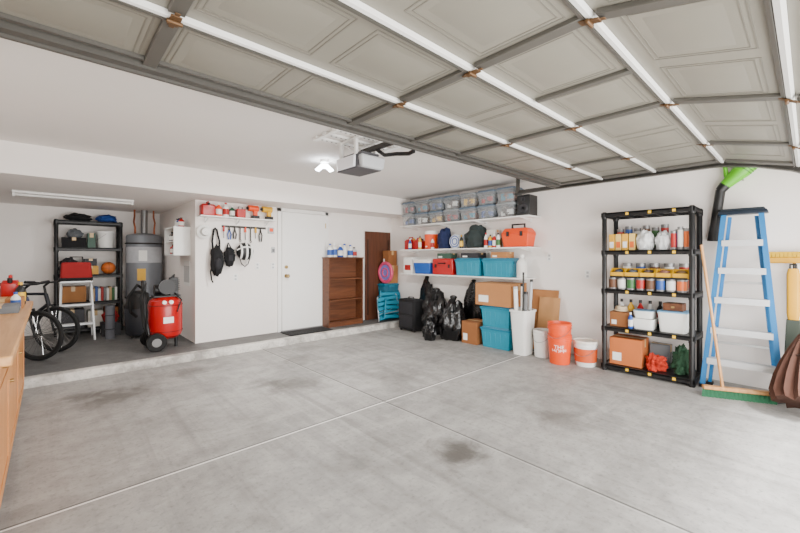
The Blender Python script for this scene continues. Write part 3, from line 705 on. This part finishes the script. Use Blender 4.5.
# yellow broom & board
ys=M('scoop_yellow',(206,150,0),.5,var=.05)
t=T('yellow_broom','yellow push broom hung head-up on the wall','broom',(5.24,.10,0))
B().box(-.03,.03,-.16,.18,1.27,1.33).build('head_block',M('block_yellow',(206,150,0),.5),parent=t,bevel=.01)
b=B()
for i in range(12): b.frus(0,-.15+i*.028+.01,.05,.024,.065,.028,1.33,1.38)
b.build('bristles',M('bristle_yellow',(204,160,20),.9,var=.2,scale=60),parent=t)
B().cyl((0,.0,1.27),(.03,.0,.02),.012,seg=10).build('handle',dsteel,parent=t)
t=T('yellow_float','slim upright yellow plastic board on a grey-green stand','tool',(5.13,.105,0))
b=B(); rr_lathe(b,[(.05,.075,.02,.74),(.06,.09,.022,.80),(.06,.09,.022,1.17),(.05,.07,.02,1.22)]); b.build('board',ys,parent=t)
b=B(); b.tube([(0,-.02,1.215),(0,-.02,1.26),(0,.02,1.26),(0,.02,1.215)],.009,8); b.build('grip',black,parent=t)
b=B(); b.cyl((0,0,.45),(-.02,0,0.0),.016,seg=10); b.frus(-.005,.0,.08,.12,.06,.09,.40,.74); b.build('stand',M('stand_greygreen',(54,62,52),.7),parent=t,bevel=.005)
# umbrella
t=T('patio_umbrella','closed brown patio umbrella slumped against the wall','umbrella',(4.54,.02,0),(0,.50,0))
b=B(); n=16; rings=[]
for (r,z) in ((.17,.12),(.185,.18),(.165,.32),(.13,.46),(.085,.60),(.04,.72)):
    rings.append([b.bm.verts.new((r*(1+.24*(k%2))*math.cos(2*math.pi*k/(2*n)),r*(1+.24*(k%2))*math.sin(2*math.pi*k/(2*n)),z+.02*math.sin(k*1.7))) for k in range(2*n)])
for i in range(len(rings)-1):
    for k in range(2*n): b.face([rings[i][k],rings[i][(k+1)%(2*n)],rings[i+1][(k+1)%(2*n)],rings[i+1][k]])
b.face(rings[0]); b.face(rings[-1]); b.build('canopy',brownf,parent=t)
B().cyl((0,0,.012),(0,0,.85),.018,seg=12).build('pole',dsteel,parent=t)
B().ring((0,0,.50),.118,.012,'z').build('tie_strap',M('strap_brown',(60,38,30),.9),parent=t)

# ---------------- closet wall: shelf and hanging gear
t=T('wall_shelf','narrow white shelf high on the closet wall','shelf',(2.12,6.0,1.93))
B().box(-.56,.56,-.2,-.001,-.018,0).build('board',white,parent=t,bevel=.003)
for x in (-.45,0,.45):
    b=B(); b.box(x-.01,x+.01,-.012,-.001,-.10,-.019); b.obox((x,-.01,-.09),(x,-.16,-.02),.012,.01); b.build('bracket',white,parent=t)
jug(1.67,5.88,1.93,.19,.15,.20,red,black,'small red fuel can on the high closet shelf')
G='bottles on the high closet shelf'
for x,r,h,m,l,c,s_ in ((1.82,.046,.19,orange,wl,white,'orange bottle with white label'),(1.92,.042,.21,whitep,rl,red,'white bottle with red label'),(2.01,.038,.17,dgreen,wl,white,'dark green bottle with white label')):
    bottle(x,5.88,1.93,r,h,m,l,c,s_+' on the high shelf',group=G)
t=T('tool_case','small red and black tool case on the high shelf','case',(2.13,5.88,1.93)); B().box(-.065,.065,-.06,.06,0,.13).build('case_shell',red,parent=t,bevel=.01); B().tube([(-.03,0,.13),(-.03,0,.165),(.03,0,.165),(.03,0,.13)],.008,8).build('handle',black,parent=t)
def drill(x,y,z,col,label):
    t=T('cordless_drill',label,'drill',(x,y,z))
    b=B(); b.cyl((-.08,0,.16),(.075,0,.16),.047,seg=16); b.box(.0,.06,-.028,.028,.04,.14); b.build('drill_body',col,parent=t,bevel=.004)
    b=B(); b.cyl((-.08,0,.16),(-.11,0,.16),.028,.014,16); b.build('chuck',black,parent=t)
    B().box(-.02,.085,-.045,.045,0,.05).build('battery',black,parent=t,bevel=.006)
drill(2.33,5.88,1.93,orange,'orange cordless drill on the high shelf'); drill(2.55,5.88,1.93,yellow,'yellow cordless drill on the high shelf')
t=T('hook_rail','metal hook rail on the closet wall holding small tools','hook rail',(2.24,6.0,1.80))
B().box(-.34,.34,-.012,-.0,-.015,.015).build('rail_plate',dsteel,parent=t)
for i in range(9):
    x=-.32+i*.08; B().tube([(x,-.012,-.008),(x,-.035,-.012),(x,-.038,.008)],.003,6).build('hook',steel,parent=t)
for i,(x,h,m,kd) in enumerate(((1.92,.18,red,'screwdriver'),(2.00,.20,blue,'pliers'),(2.08,.19,black,'pliers'),(2.16,.21,dsteel,'wrench'),(2.24,.2,orange,'screwdriver'),(2.32,.22,dsteel,'wrench'),(2.40,.17,yellow,'screwdriver'),(2.48,.22,black,'pliers'))):
    t=T(kd,'small hanging %s with %s grip on the hook rail'%(kd,m.name.split('_')[0]),'tool',(x,5.964,1.80),group='small tools on the hook rail')
    if kd=='screwdriver':
        B().tube([(0,0,.0),(0,0,-.08)],[.012,.017],10).build('grip',m,parent=t); B().cyl((0,0,-.08),(0,0,-h),.005,seg=8).build('shaft',dsteel,parent=t)
    elif kd=='pliers':
        for s_ in (-1,1): B().tube([(s_*.004,0,-.06),(s_*.024,0,-.12),(s_*.014,0,-h)],.009,8).build('grip',m,parent=t)
        B().tube([(0,0,0),(0,0,-.065)],[.006,.015],8).build('jaw',dsteel,parent=t)
    else:
        b=B(); b.ring((0,0,-.014),.014,.005,'y',16,6); b.obox((0,0,-.026),(0,0,-h+.02),.016,.006,up=(0,1,0)); b.ring((0,0,-h),.014,.006,'y',14,6,math.pi*.8-math.pi*1.5,math.pi*.8); b.build('wrench_body',m,parent=t)
# white hat
t=T('sun_hat','white sun hat hanging on a nail','hat',(1.645,5.93,1.70)); B().lathe([(.001,-.06),(.05,-.055),(.062,0),(.10,.02),(.10,.026),(.06,.008)],axis='y',cap=False).build('hat_body',paper,parent=t); B().lathe([(.058,-.012),(.064,.004)],axis='y',cap=False).build('hat_band',navy,parent=t); B().cyl((0,.072,.0),(0,-.06,.0),.004,seg=8).build('nail',steel,parent=t)
# black backpack-like bag
t=T('backpack','bulky black backpack with straps hanging on the closet wall','bag',(1.80,5.90,1.32))
b=B(); b.lump((0,0,-.04),(.085,.08,.22),.25,4,2.4,False,28,.08); b.build('bag_body',blackf,parent=t)
b=B(); b.tube([(-.045,.02,.08),(-.05,.04,.25),(-.02,.065,.42),(.0,.07,.44),(.02,.065,.42),(.05,.04,.25),(.045,.02,.08)],.014,8); b.build('strap',blackf,parent=t)
b=B(); b.tube([(-.06,-.02,-.1),(-.085,-.0,-.2),(-.07,.0,-.32),(-.05,.0,-.36)],.010,8); b.build('strap',blackf,parent=t)
b=B(); b.lump((0,-.065,-.08),(.05,.03,.08),.15,2,2.4,False,20); b.build('pocket',M('pocket_grey',(34,34,38),.9),parent=t)
B().cyl((0,.105,.445),(0,.05,.45),.005,seg=8).build('nail',steel,parent=t)
t=T('gear_pouch','black equipment pouch hanging by its strap','bag',(1.985,5.92,1.34))
b=B(); b.lump((0,0,0),(.078,.06,.14),.3,7,3,False,22,.1); b.build('pouch_body',blackf,parent=t); b=B(); b.tube([(-.03,0,.10),(-.02,.03,.16),(0,.04,.205),(.02,.03,.16),(.03,0,.10)],.010,8); b.build('strap',blackf,parent=t)
B().box(-.03,.03,-.068,-.05,-.06,.02).build('pocket',M('pocket_grey',(34,34,38),.9),parent=t,bevel=.006); B().cyl((0,.082,.205),(0,.02,.21),.004,seg=8).build('nail',steel,parent=t)
# helmet
t=T('bike_helmet','white bicycle helmet with black vents hanging on the wall','helmet',(2.20,5.88,1.42))
b=B(); b.lump((0,0,0),(.125,.10,.135),.02,3,2,False,32); b.build('helmet_liner',black,parent=t)
for x in (-.075,0,.075):
    hh=.14-abs(x)*.4; pts=[(x,-math.cos(a)*.108*(1-abs(x)*2.2),math.sin(a)*hh) for a in [(-1.3+2.6*i/10) for i in range(11)]]
    B().tube(pts,[.010]+[.015]*9+[.010],8).build('helmet_rib',paper,parent=t)
b=B(); b.tube([(-.12,-.02,.02),(-.07,-.085,.06),(0,-.108,.07),(.07,-.085,.06),(.12,-.02,.02)],.012,8); b.build('helmet_rib',paper,parent=t)
b=B(); b.tube([(-.08,.0,-.09),(-.05,.0,-.19),(.0,.0,-.23),(.05,0,-.19),(.08,.0,-.09)],.008,6); b.build('chin_strap',black,parent=t)
B().cyl((0,.122,.08),(0,.05,.08),.005,seg=8).build('nail',steel,parent=t)
t=T('wall_control','small orange and white wall control box','control box',(2.66,6.0,1.77)); B().box(-.05,.05,-.03,-.0,-.05,.05).build('housing',lgray,parent=t,bevel=.004); B().box(-.03,.03,-.036,-.03,-.02,.035).build('button',orange,parent=t,bevel=.003)
t=T('wall_control','small white keypad by the door frame','control box',(2.70,6.0,1.45)); B().box(-.03,.03,-.02,-.0,-.05,.05).build('housing',lgray,parent=t,bevel=.004); B().box(-.02,.02,-.023,-.02,-.03,.02).build('keys',gray,parent=t)
# open cabinet on closet side
t=T('wall_cabinet','small open white wall cabinet on the side of the closet','cabinet',(1.54,6.55,1.36))
b=B(); b.box(-.22,0,-.3,-.28,0,.42); b.box(-.22,0,.28,.3,0,.42); b.box(-.22,0,-.28,.28,0,.02); b.box(-.22,0,-.28,.28,.40,.42); b.box(-.015,0,-.28,.28,.02,.40); b.build('body',whitep,parent=t)
B().box(-.21,-.016,-.28,.28,.20,.215).build('shelf',whitep,parent=t)
for i,(y,z,m,h) in enumerate(((6.34,.0205,black,.15),(6.46,.0205,blue,.16),(6.58,.0205,gray,.14),(6.70,.0205,red,.15),(6.36,.2155,dgreen,.15),(6.50,.2155,orange,.16),(6.64,.2155,black,.14),(6.76,.2155,gray,.15))):
    bottle(1.41,y,1.36+z,.045,h,m,wl,black,'%s bottle inside the open wall cabinet'%m.name.split('_')[0],group='bottles in the wall cabinet')
for i,(y,m) in enumerate(((6.34,red),(6.46,blue),(6.58,whitep))):
    bottle(1.44,y,1.781,.04,.14,m,wl,black,'%s bottle on top of the wall cabinet'%m.name.split('_')[0],group='bottles on the wall cabinet')
t=T('wall_notice','white paper notice sheets pinned below the cabinet','paper',(1.54,6.5,.9)); B().box(-.004,-.0,-.22,.12,0,.38).build('sheet',paper,parent=t); B().box(-.006,-.0045,-.20,.10,.05,.3).build('printed_lines',M('print_grey',(190,190,188),.9,var=.3,scale=80),parent=t)
t=T('shop_vacuum','black and grey shop vacuum standing before the water heater','vacuum',(1.02,7.10,PL))
B().lathe([(.15,.05),(.17,.08),(.18,.44),(.17,.46)],seg=28).build('drum',M('drum_grey',(44,46,52),.5),parent=t)
B().lathe([(.185,.46),(.185,.50),(.15,.57),(.13,.68),(.06,.72)],seg=28).build('motor_head',black,parent=t)
B().tube([(-.05,-.17,.34),(-.13,-.22,.42),(-.15,-.18,.65),(-.04,-.15,.82),(.06,-.1,.74)],.022,10).build('hose',blackm,parent=t)
for a in range(4): B().lathe([(.02,-.012),(.025,0),(.02,.012)],(.12*math.cos(a*math.pi/2+.8),.12*math.sin(a*math.pi/2+.8),.027),seg=12,axis='y').build('caster',blackm,parent=t)

# ---------------- water heater
t=T('water_heater','tall grey tank water heater with pipes to the ceiling','water heater',(1.225,7.95,PL))
B().lathe([(.25,.0),(.25,.04),(.265,.05),(.265,1.60),(.25,1.63),(.12,1.66)],seg=40).build('tank',M('heater_grey',(122,126,132),.4,.2),parent=t)
b=B(); b.cyl((0,0,1.655),(0,0,1.75),.05); b.tube([(0,0,1.75),(0,0,SZ-PL-.001)],[.05,.05],16); b.build('flue',steel,parent=t)
for x in (-.14,.14): B().tube([(x,-.05,1.63),(x,-.05,1.75),(x*1.1,-.03,1.85),(x,.0,1.95),(x,0,SZ-PL-.001)],.014,8).build('water_pipe',copper,parent=t)
B().lathe([(.267,1.15),(.267,1.42)],seg=40,cap=False).build('label_band',M('wh_label',(176,178,182),.5,var=.15,scale=20),parent=t)
b=B(); b.box(-.1,.04,-.29,-.255,.22,.42); b.build('access_panel',dsteel,parent=t,bevel=.005)
b=B(); b.box(-.14,-.02,-.272,-.262,.85,1.05); b.build('energy_sticker',yellow,parent=t)
b=B(); b.box(-.12,.0,-.273,-.264,1.18,1.36); b.build('warning_sticker',paper,parent=t)
for z in (1.48,.55): B().ring((0,0,z),.27,.012,'z',40,8).build('earthquake_strap',dsteel,parent=t)
# ---------------- air compressor
t=T('air_compressor','red vertical air compressor with black pump and wheels','air compressor',(1.17,6.02,PL))
B().lathe([(.05,.12),(.14,.14),(.19,.18),(.205,.23),(.205,.60),(.19,.65),(.14,.69),(.05,.71)],seg=36).build('tank',red,parent=t)
for z in (.24,.59): B().ring((0,0,z),.205,.006,'z',36,6).build('weld_seam',M('seam_darkred',(110,8,10),.4),parent=t)
b=B(); b.box(-.15,.17,-.10,.10,.70,.72); b.cyl((-.13,0,.80),(.03,0,.80),.072,seg=20); b.box(.05,.15,-.05,.05,.72,.96)
for i in range(6): b.box(.035,.165,-.065,.065,.79+i*.026,.798+i*.026)
b.tube([(.10,0,.96),(.10,-.05,1.0),(.0,-.08,.9)],.012,8); b.tube([(.1,-.06,.75),(.16,-.17,.66),(.1,-.2,.5)],.009,8)
b.build('pump_motor',black,parent=t,bevel=.004)
b=B(); b.lathe([(.10,-.012),(.10,.015),(.06,.022)],(.0,-.11,.84),axis='y'); b.build('belt_guard',M('guard_grey',(36,36,38),.5),parent=t)
b=B(); b.tube([(-.18,-.13,.02),(-.25,-.10,.5),(-.25,-.08,.92),(-.25,.08,.92),(-.25,.1,.5),(-.18,.13,.02)],.018,10); b.build('push_handle',black,parent=t)
b=B(); b.tube([(-.24,-.08,.9),(-.30,-.1,.7),(-.27,-.12,.35),(-.24,-.14,.25),(-.23,-.12,.5),(-.25,-.1,.8),(-.28,-.12,.6),(-.26,-.12,.3)],.015,8); b.build('air_hose',blackm,parent=t)
for y in (-.21,.21):
    b=B(); b.lathe([(.06,-.025),(.11,-.027),(.12,-.012),(.12,.012),(.11,.027),(.06,.025)],(-.14,y,.12),axis='y',cap=True); b.build('wheel',blackm,parent=t); B().cyl((-.14,y-.03,.12),(-.14,y+.03,.12),.055,seg=20).build('hub',M('hub_grey',(120,120,120),.5),parent=t)
b=B(); b.cyl((-.14,-.18,.12),(-.14,.18,.12),.01,seg=8); b.build('axle',black,parent=t); b=B(); b.cyl((.13,0,.0),(.13,0,.18),.02,seg=10); b.build('foot',black,parent=t)
for x in (-.05,.03): B().cyl((x,-.19,.64),(x,-.225,.64),.025,seg=16).build('gauge',white,parent=t)
b=B(); b.box(-.06,.06,-.2075,-.2035,.36,.44); b.build('decal',white,parent=t)

# ---------------- alcove shelving
shelving(.05,.92,7.95,8.36,[.10,.52,.96,1.40,1.83],PL,'black metal shelving unit in the alcove',1.84)
Z=lambda z: PL+z
bag(.35,8.14,.17,.13,61,'flat black duffel on the top of the alcove shelves',z=Z(1.83),mat=blackf,name='duffel_bag',tie=False)
bag(.72,8.14,.14,.13,62,'blue soft bag on top of the alcove shelves',z=Z(1.83),mat=M('bag_blue',(22,62,136),.8,bump=.2),name='soft_bag',tie=False)
bucket(.70,8.12,.12,.27,whitep,'white bucket with lid on the alcove shelf',lid=white,z=Z(1.40))
cbox(.14,.44,8.0,8.3,Z(1.40),.16,mat=blackf,label='low black carton on the alcove shelf')
cbox(.46,.56,8.02,8.2,Z(1.40),.24,mat=M('box_green',(54,84,70),.6),label='narrow green box on the alcove shelf')
bag(.3,8.13,.10,.14,66,'grey folded tarp on the black carton',z=Z(1.561),mat=M('tarp_grey',(88,92,96),.8,bump=.3),name='folded_tarp',cat='tarp',tie=False)
bag(.24,8.12,.12,.26,64,'dark grey folded cloth bundle on the alcove shelf',z=Z(.96),mat=M('cloth_dark',(44,42,46),.9,bump=.2),name='cloth_bundle',cat='cloth',tie=False)
cbox(.4,.6,8.02,8.26,Z(.96),.14,mat=M('carton_yellowish',(200,150,70),.8),label='small yellow-brown carton on the alcove shelf')
cbox(.42,.58,8.03,8.22,Z(1.101),.12,mat=M('box_dark',(40,40,44),.6),label='small dark box stacked on a carton',cat='box')
t=T('basketball','orange ball resting on the alcove shelf','ball',(.74,8.13,Z(.96)+.10)); B().lump((0,0,0),(.1,.1,.1),0,0,2,False,28).build('ball',M('ball_orange',(204,104,40),.6,bump=.3),parent=t); b=B(); b.ring((0,0,0),.1,.0025,'x'); b.ring((0,0,0),.1,.0025,'y'); b.ring((0,0,0),.1,.0025,'z'); b.build('seam',black,parent=t)
cols=[wl,M('book_tan',(190,160,120),.7),bl,wl,rl,gray,wl,M('book_tan',(190,160,120),.7),gl,wl]
for i in range(10):
    h=.2+.05*random.random()
    t=B().box(-.0165,.0165,-.1,.1,0,h).build('binder',cols[i],loc=(.50+i*.037,8.12,Z(.52)),bevel=.003,label='upright %s binder on the alcove shelf'%cols[i].name.split('_')[1],cat='binder',group='binders on the alcove shelf')
cbox(.12,.44,8.0,8.3,Z(.52),.25,label='brown box on the alcove shelf'); 
cbox(.46,.66,8.0,8.3,Z(.10),.26,mat=M('carton_white',(220,216,206),.7),label='white carton on the bottom alcove shelf'); cbox(.68,.86,8.0,8.3,Z(.10),.3,mat=cardd,label='brown carton on the bottom alcove shelf'); cbox(.12,.42,8.0,8.3,Z(.10),.3,mat=M('carton_grey',(70,70,74),.7),label='dark grey carton on the bottom alcove shelf')
# floor clutter in alcove
cbox(.60,.84,7.50,7.80,PL,.20,mat=M('box_dark',(40,40,44),.6),label='low dark box on the floor by the shelves')
bag(.72,7.65,.10,.2,71,'red soft bag on the low dark box',z=PL+.202,mat=redf,name='soft_bag',tie=False)
t=T('rolled_mat','grey rolled mat standing next to the step stool','mat',(.68,7.25,PL)); B().cyl((0,0,0),(0,0,.5),.06,seg=24).build('roll',M('mat_grey',(96,98,104),.9),parent=t)
for z in (.15,.36): B().ring((0,0,z),.062,.006,'z',24,6).build('strap',black,parent=t)
# step stool with red bag
t=T('step_stool','folding white aluminium step stool standing open','step stool',(.30,7.52,PL))
sw=M('stool_white',(214,216,216),.4,.2)
for x in (-.2,.2):
    B().obox((x,-.22,.0),(x*.85,.02,.86),.025,.05).build('front_rail',sw,parent=t,bevel=.003); B().obox((x,.26,.0),(x*.85,.06,.84),.02,.035).build('rear_leg',sw,parent=t,bevel=.003)
for z in (.26,.54): 
    y=-.22+.24*z/.86; B().box(-.185,.185,y-.05,y+.09,z-.025,z).build('step',sw,parent=t,bevel=.004)
B().box(-.19,.19,-.08,.13,.86,.885).build('top_step',sw,parent=t,bevel=.006)
t=T('tool_bag','red fabric tool bag with black handles on the step stool','bag',(.30,7.545,PL+.886))
b=B(); b.frus(0,0,.38,.20,.34,.15,0,.28); b.build('bag_body',redf,parent=t,bevel=.025)
b=B(); b.box(-.192,.192,-.103,.103,0,.05); b.build('base_panel',blackf,parent=t,bevel=.01)
for y in (-.05,.05): B().tube([(-.08,y,.27),(-.07,y*.5,.36),(.07,y*.5,.36),(.08,y,.27)],.009,8).build('handle',black,parent=t)

# ---------------- bicycles
def bike(x,y,rot,col,label):
    t=T('bicycle',label,'bicycle',(x,y,PL),(0,0,rot)); R=.30
    def wheel(cx):
        w=B().ring((cx,0,R),R-.024,.024,'y',48,10).build('wheel',blackm,parent=t)
        B().ring((cx,0,R),R-.05,.010,'y',48,8).build('rim',dsteel,parent=w)
        b=B()
        for i in range(24):
            a=2*math.pi*i/24; s_=.02 if i%2 else -.02; b.tube([(cx+.02*math.cos(a+1),s_,R+.02*math.sin(a+1)),(cx+(R-.055)*math.cos(a),0,R+(R-.055)*math.sin(a))],.0016,4)
        o=b.build('spokes',chrome,parent=w); o['kind']='stuff'
        B().cyl((cx,-.045,R),(cx,.045,R),.02,seg=12).build('hub',dsteel,parent=w)
    wheel(0); wheel(-1.0)
    hd=(-.14,0,.76); hl=(-.105,0,.63); st=(-.72,0,.76); bb=(-.58,0,.26)
    b=B(); b.tube([hd,hl],.022); b.tube([hd,st],.018); b.tube([hl,bb],.022); b.tube([st,bb],.018)
    for s_ in (-.05,.05): b.tube([bb,(-1.0,s_,R)],.010); b.tube([(st[0],0,st[2]-.02),(-1.0,s_,R)],.009)
    b.build('frame',col,parent=t)
    b=B(); b.tube([hl,(-.09,0,.60)],.02)
    for s_ in (-.045,.045): b.tube([(-.09,s_*.8,.62),(0,s_,R)],[.015,.011])
    b.build('fork',black,parent=t)
    b=B(); b.tube([hd,(-.16,0,.86),(-.10,0,.91)],.014); b.tube([(-.13,-.27,.93),(-.10,-.1,.91),(-.10,.1,.91),(-.13,.27,.93)],.012); b.build('handlebar',black,parent=t)
    for s_ in (-1,1): B().tube([(-.118,s_*.18,.922),(-.135,s_*.29,.932)],.018,10).build('grip',black,parent=t)
    b=B(); b.tube([st,(-.75,0,.87)],.013); b.build('seat_post',dsteel,parent=t)
    b=B(); b.frus(-.81,0,.14,.16,.12,.12,.86,.905); b.frus(-.69,0,.14,.06,.12,.04,.865,.905); b.build('saddle',black,parent=t,bevel=.015)
    b=B(); b.lathe([(.09,-.003),(.09,.003)],(bb[0],-.05,bb[2]),axis='y'); b.obox((bb[0],-.07,bb[2]),(bb[0]+.1,-.07,bb[2]-.13),.02,.012); b.obox((bb[0],.07,bb[2]),(bb[0]-.1,.07,bb[2]+.13),.02,.012); b.cyl((bb[0],-.07,bb[2]),(bb[0],.07,bb[2]),.014,seg=8); b.build('crank',dsteel,parent=t)
    B().box(bb[0]+.06,bb[0]+.14,-.15,-.08,bb[2]-.14,bb[2]-.12).build('pedal',black,parent=t); B().box(bb[0]-.14,bb[0]-.06,.08,.15,bb[2]+.12,bb[2]+.14).build('pedal',black,parent=t)
bike(.07,6.70,-.72,M('bike_dark',(24,28,36),.35),'dark grey mountain bicycle parked in the alcove')
bike(-.10,6.28,-.72,M('bike_navy',(30,44,80),.35),'dark navy bicycle parked in front of another bicycle')

# ---------------- oak cabinets
CX=-.175
def cabinet(y0,y1):
    t=T('base_cabinet','honey oak base cabinet with one drawer and a door','cabinet',(CX,(y0+y1)/2,0),group='oak base cabinets'); w=(y1-y0)/2
    b=B(); b.box(-.58,-.022,-w,w,.09,.86); b.box(-.58,-.09,-w,w,.0,.09); b.build('body',oak,parent=t)
    d=B().box(-.021,.0,-w+.006,w-.006,.69,.85).build('drawer',oak,parent=t,bevel=.003)
    B().cyl((0,0,.77),(.018,0,.77),.012,seg=12).build('knob',brass,parent=d)
    b=B(); a,c=-w+.006,w-.006; b.box(-.021,-.004,a+.05,c-.05,.15,.64)
    b.box(-.021,.0,a,a+.06,.105,.68); b.box(-.021,.0,c-.06,c,.105,.68); b.box(-.021,.0,a+.06,c-.06,.105,.165); b.box(-.021,.0,a+.06,c-.06,.62,.68)
    d=b.build('door',oak,parent=t)
    B().cyl((0,a+.03,.58),(.018,a+.03,.58),.011,seg=12).build('knob',brass,parent=d)
for i in range(3): cabinet(2.33+i*.91,3.24+i*.91)
B().box(-.81,-.115,2.3,5.12,.86,.905).build('worktop',oakc,bevel=.008,label='long oak worktop over the base cabinets',cat='countertop')
W=.905
cbox(-.42,-.16,4.42,4.72,W,.08,mat=card,label='low brown carton on the oak worktop')
jug(-.26,4.94,W,.12,.16,.26,red,black,'red plastic jug on the oak worktop')
cbox(-.40,-.17,4.05,4.3,W,.06,mat=M('box_grey',(100,104,108),.6),label='flat grey box on the oak worktop')
bottle(-.2,4.36,W,.03,.14,whitep,bl,blue,'small white spray bottle on the worktop')
bottle(-.19,4.79,W,.035,.2,black,yl,yellow,'black oil bottle with yellow label on the worktop')

# ---------------- lights
w=bpy.data.worlds.new('World'); bpy.context.scene.world=w; w.use_nodes=True
w.node_tree.nodes['Background'].inputs[0].default_value=(1,.99,.975,1); w.node_tree.nodes['Background'].inputs[1].default_value=3.5
def area(name,loc,rot,sx,sy,pw,col=(1,1,1)):
    l=bpy.data.lights.new(name,'AREA'); l.shape='RECTANGLE'; l.size=sx; l.size_y=sy; l.energy=pw; l.color=col
    o=bpy.data.objects.new(name,l); COL.objects.link(o); o.location=loc; o.rotation_euler=rot; return o
area('daylight',(2.3,-.9,1.0),(math.radians(90),0,0),4.8,1.8,300,(1,.98,.95))
area('ceiling_lamp_light',(2.39,3.9,CH-.13),(0,0,0),.3,.3,85,(1,.98,.95))
area('alcove_fill_light',(.28,6.7,SZ-.09),(0,0,0),1.2,.1,12,(1,.97,.94))  # added fill that brightens the alcove; the tube fixture above is unlit
sl=bpy.data.lights.new('sun','SUN'); sl.energy=9; sl.angle=math.radians(10); so=bpy.data.objects.new('sun',sl); COL.objects.link(so); so.rotation_euler=(math.radians(27),0,math.radians(8))
# camera
c=bpy.data.cameras.new('camera'); c.lens=379/800*36; c.sensor_width=36; c.shift_y=-.0106; c.clip_start=.02
o=bpy.data.objects.new('camera',c); COL.objects.link(o); o.location=(0,0,1.32); o.rotation_euler=(math.radians(90),0,-math.atan2(.679,.734))
bpy.context.scene.camera=o
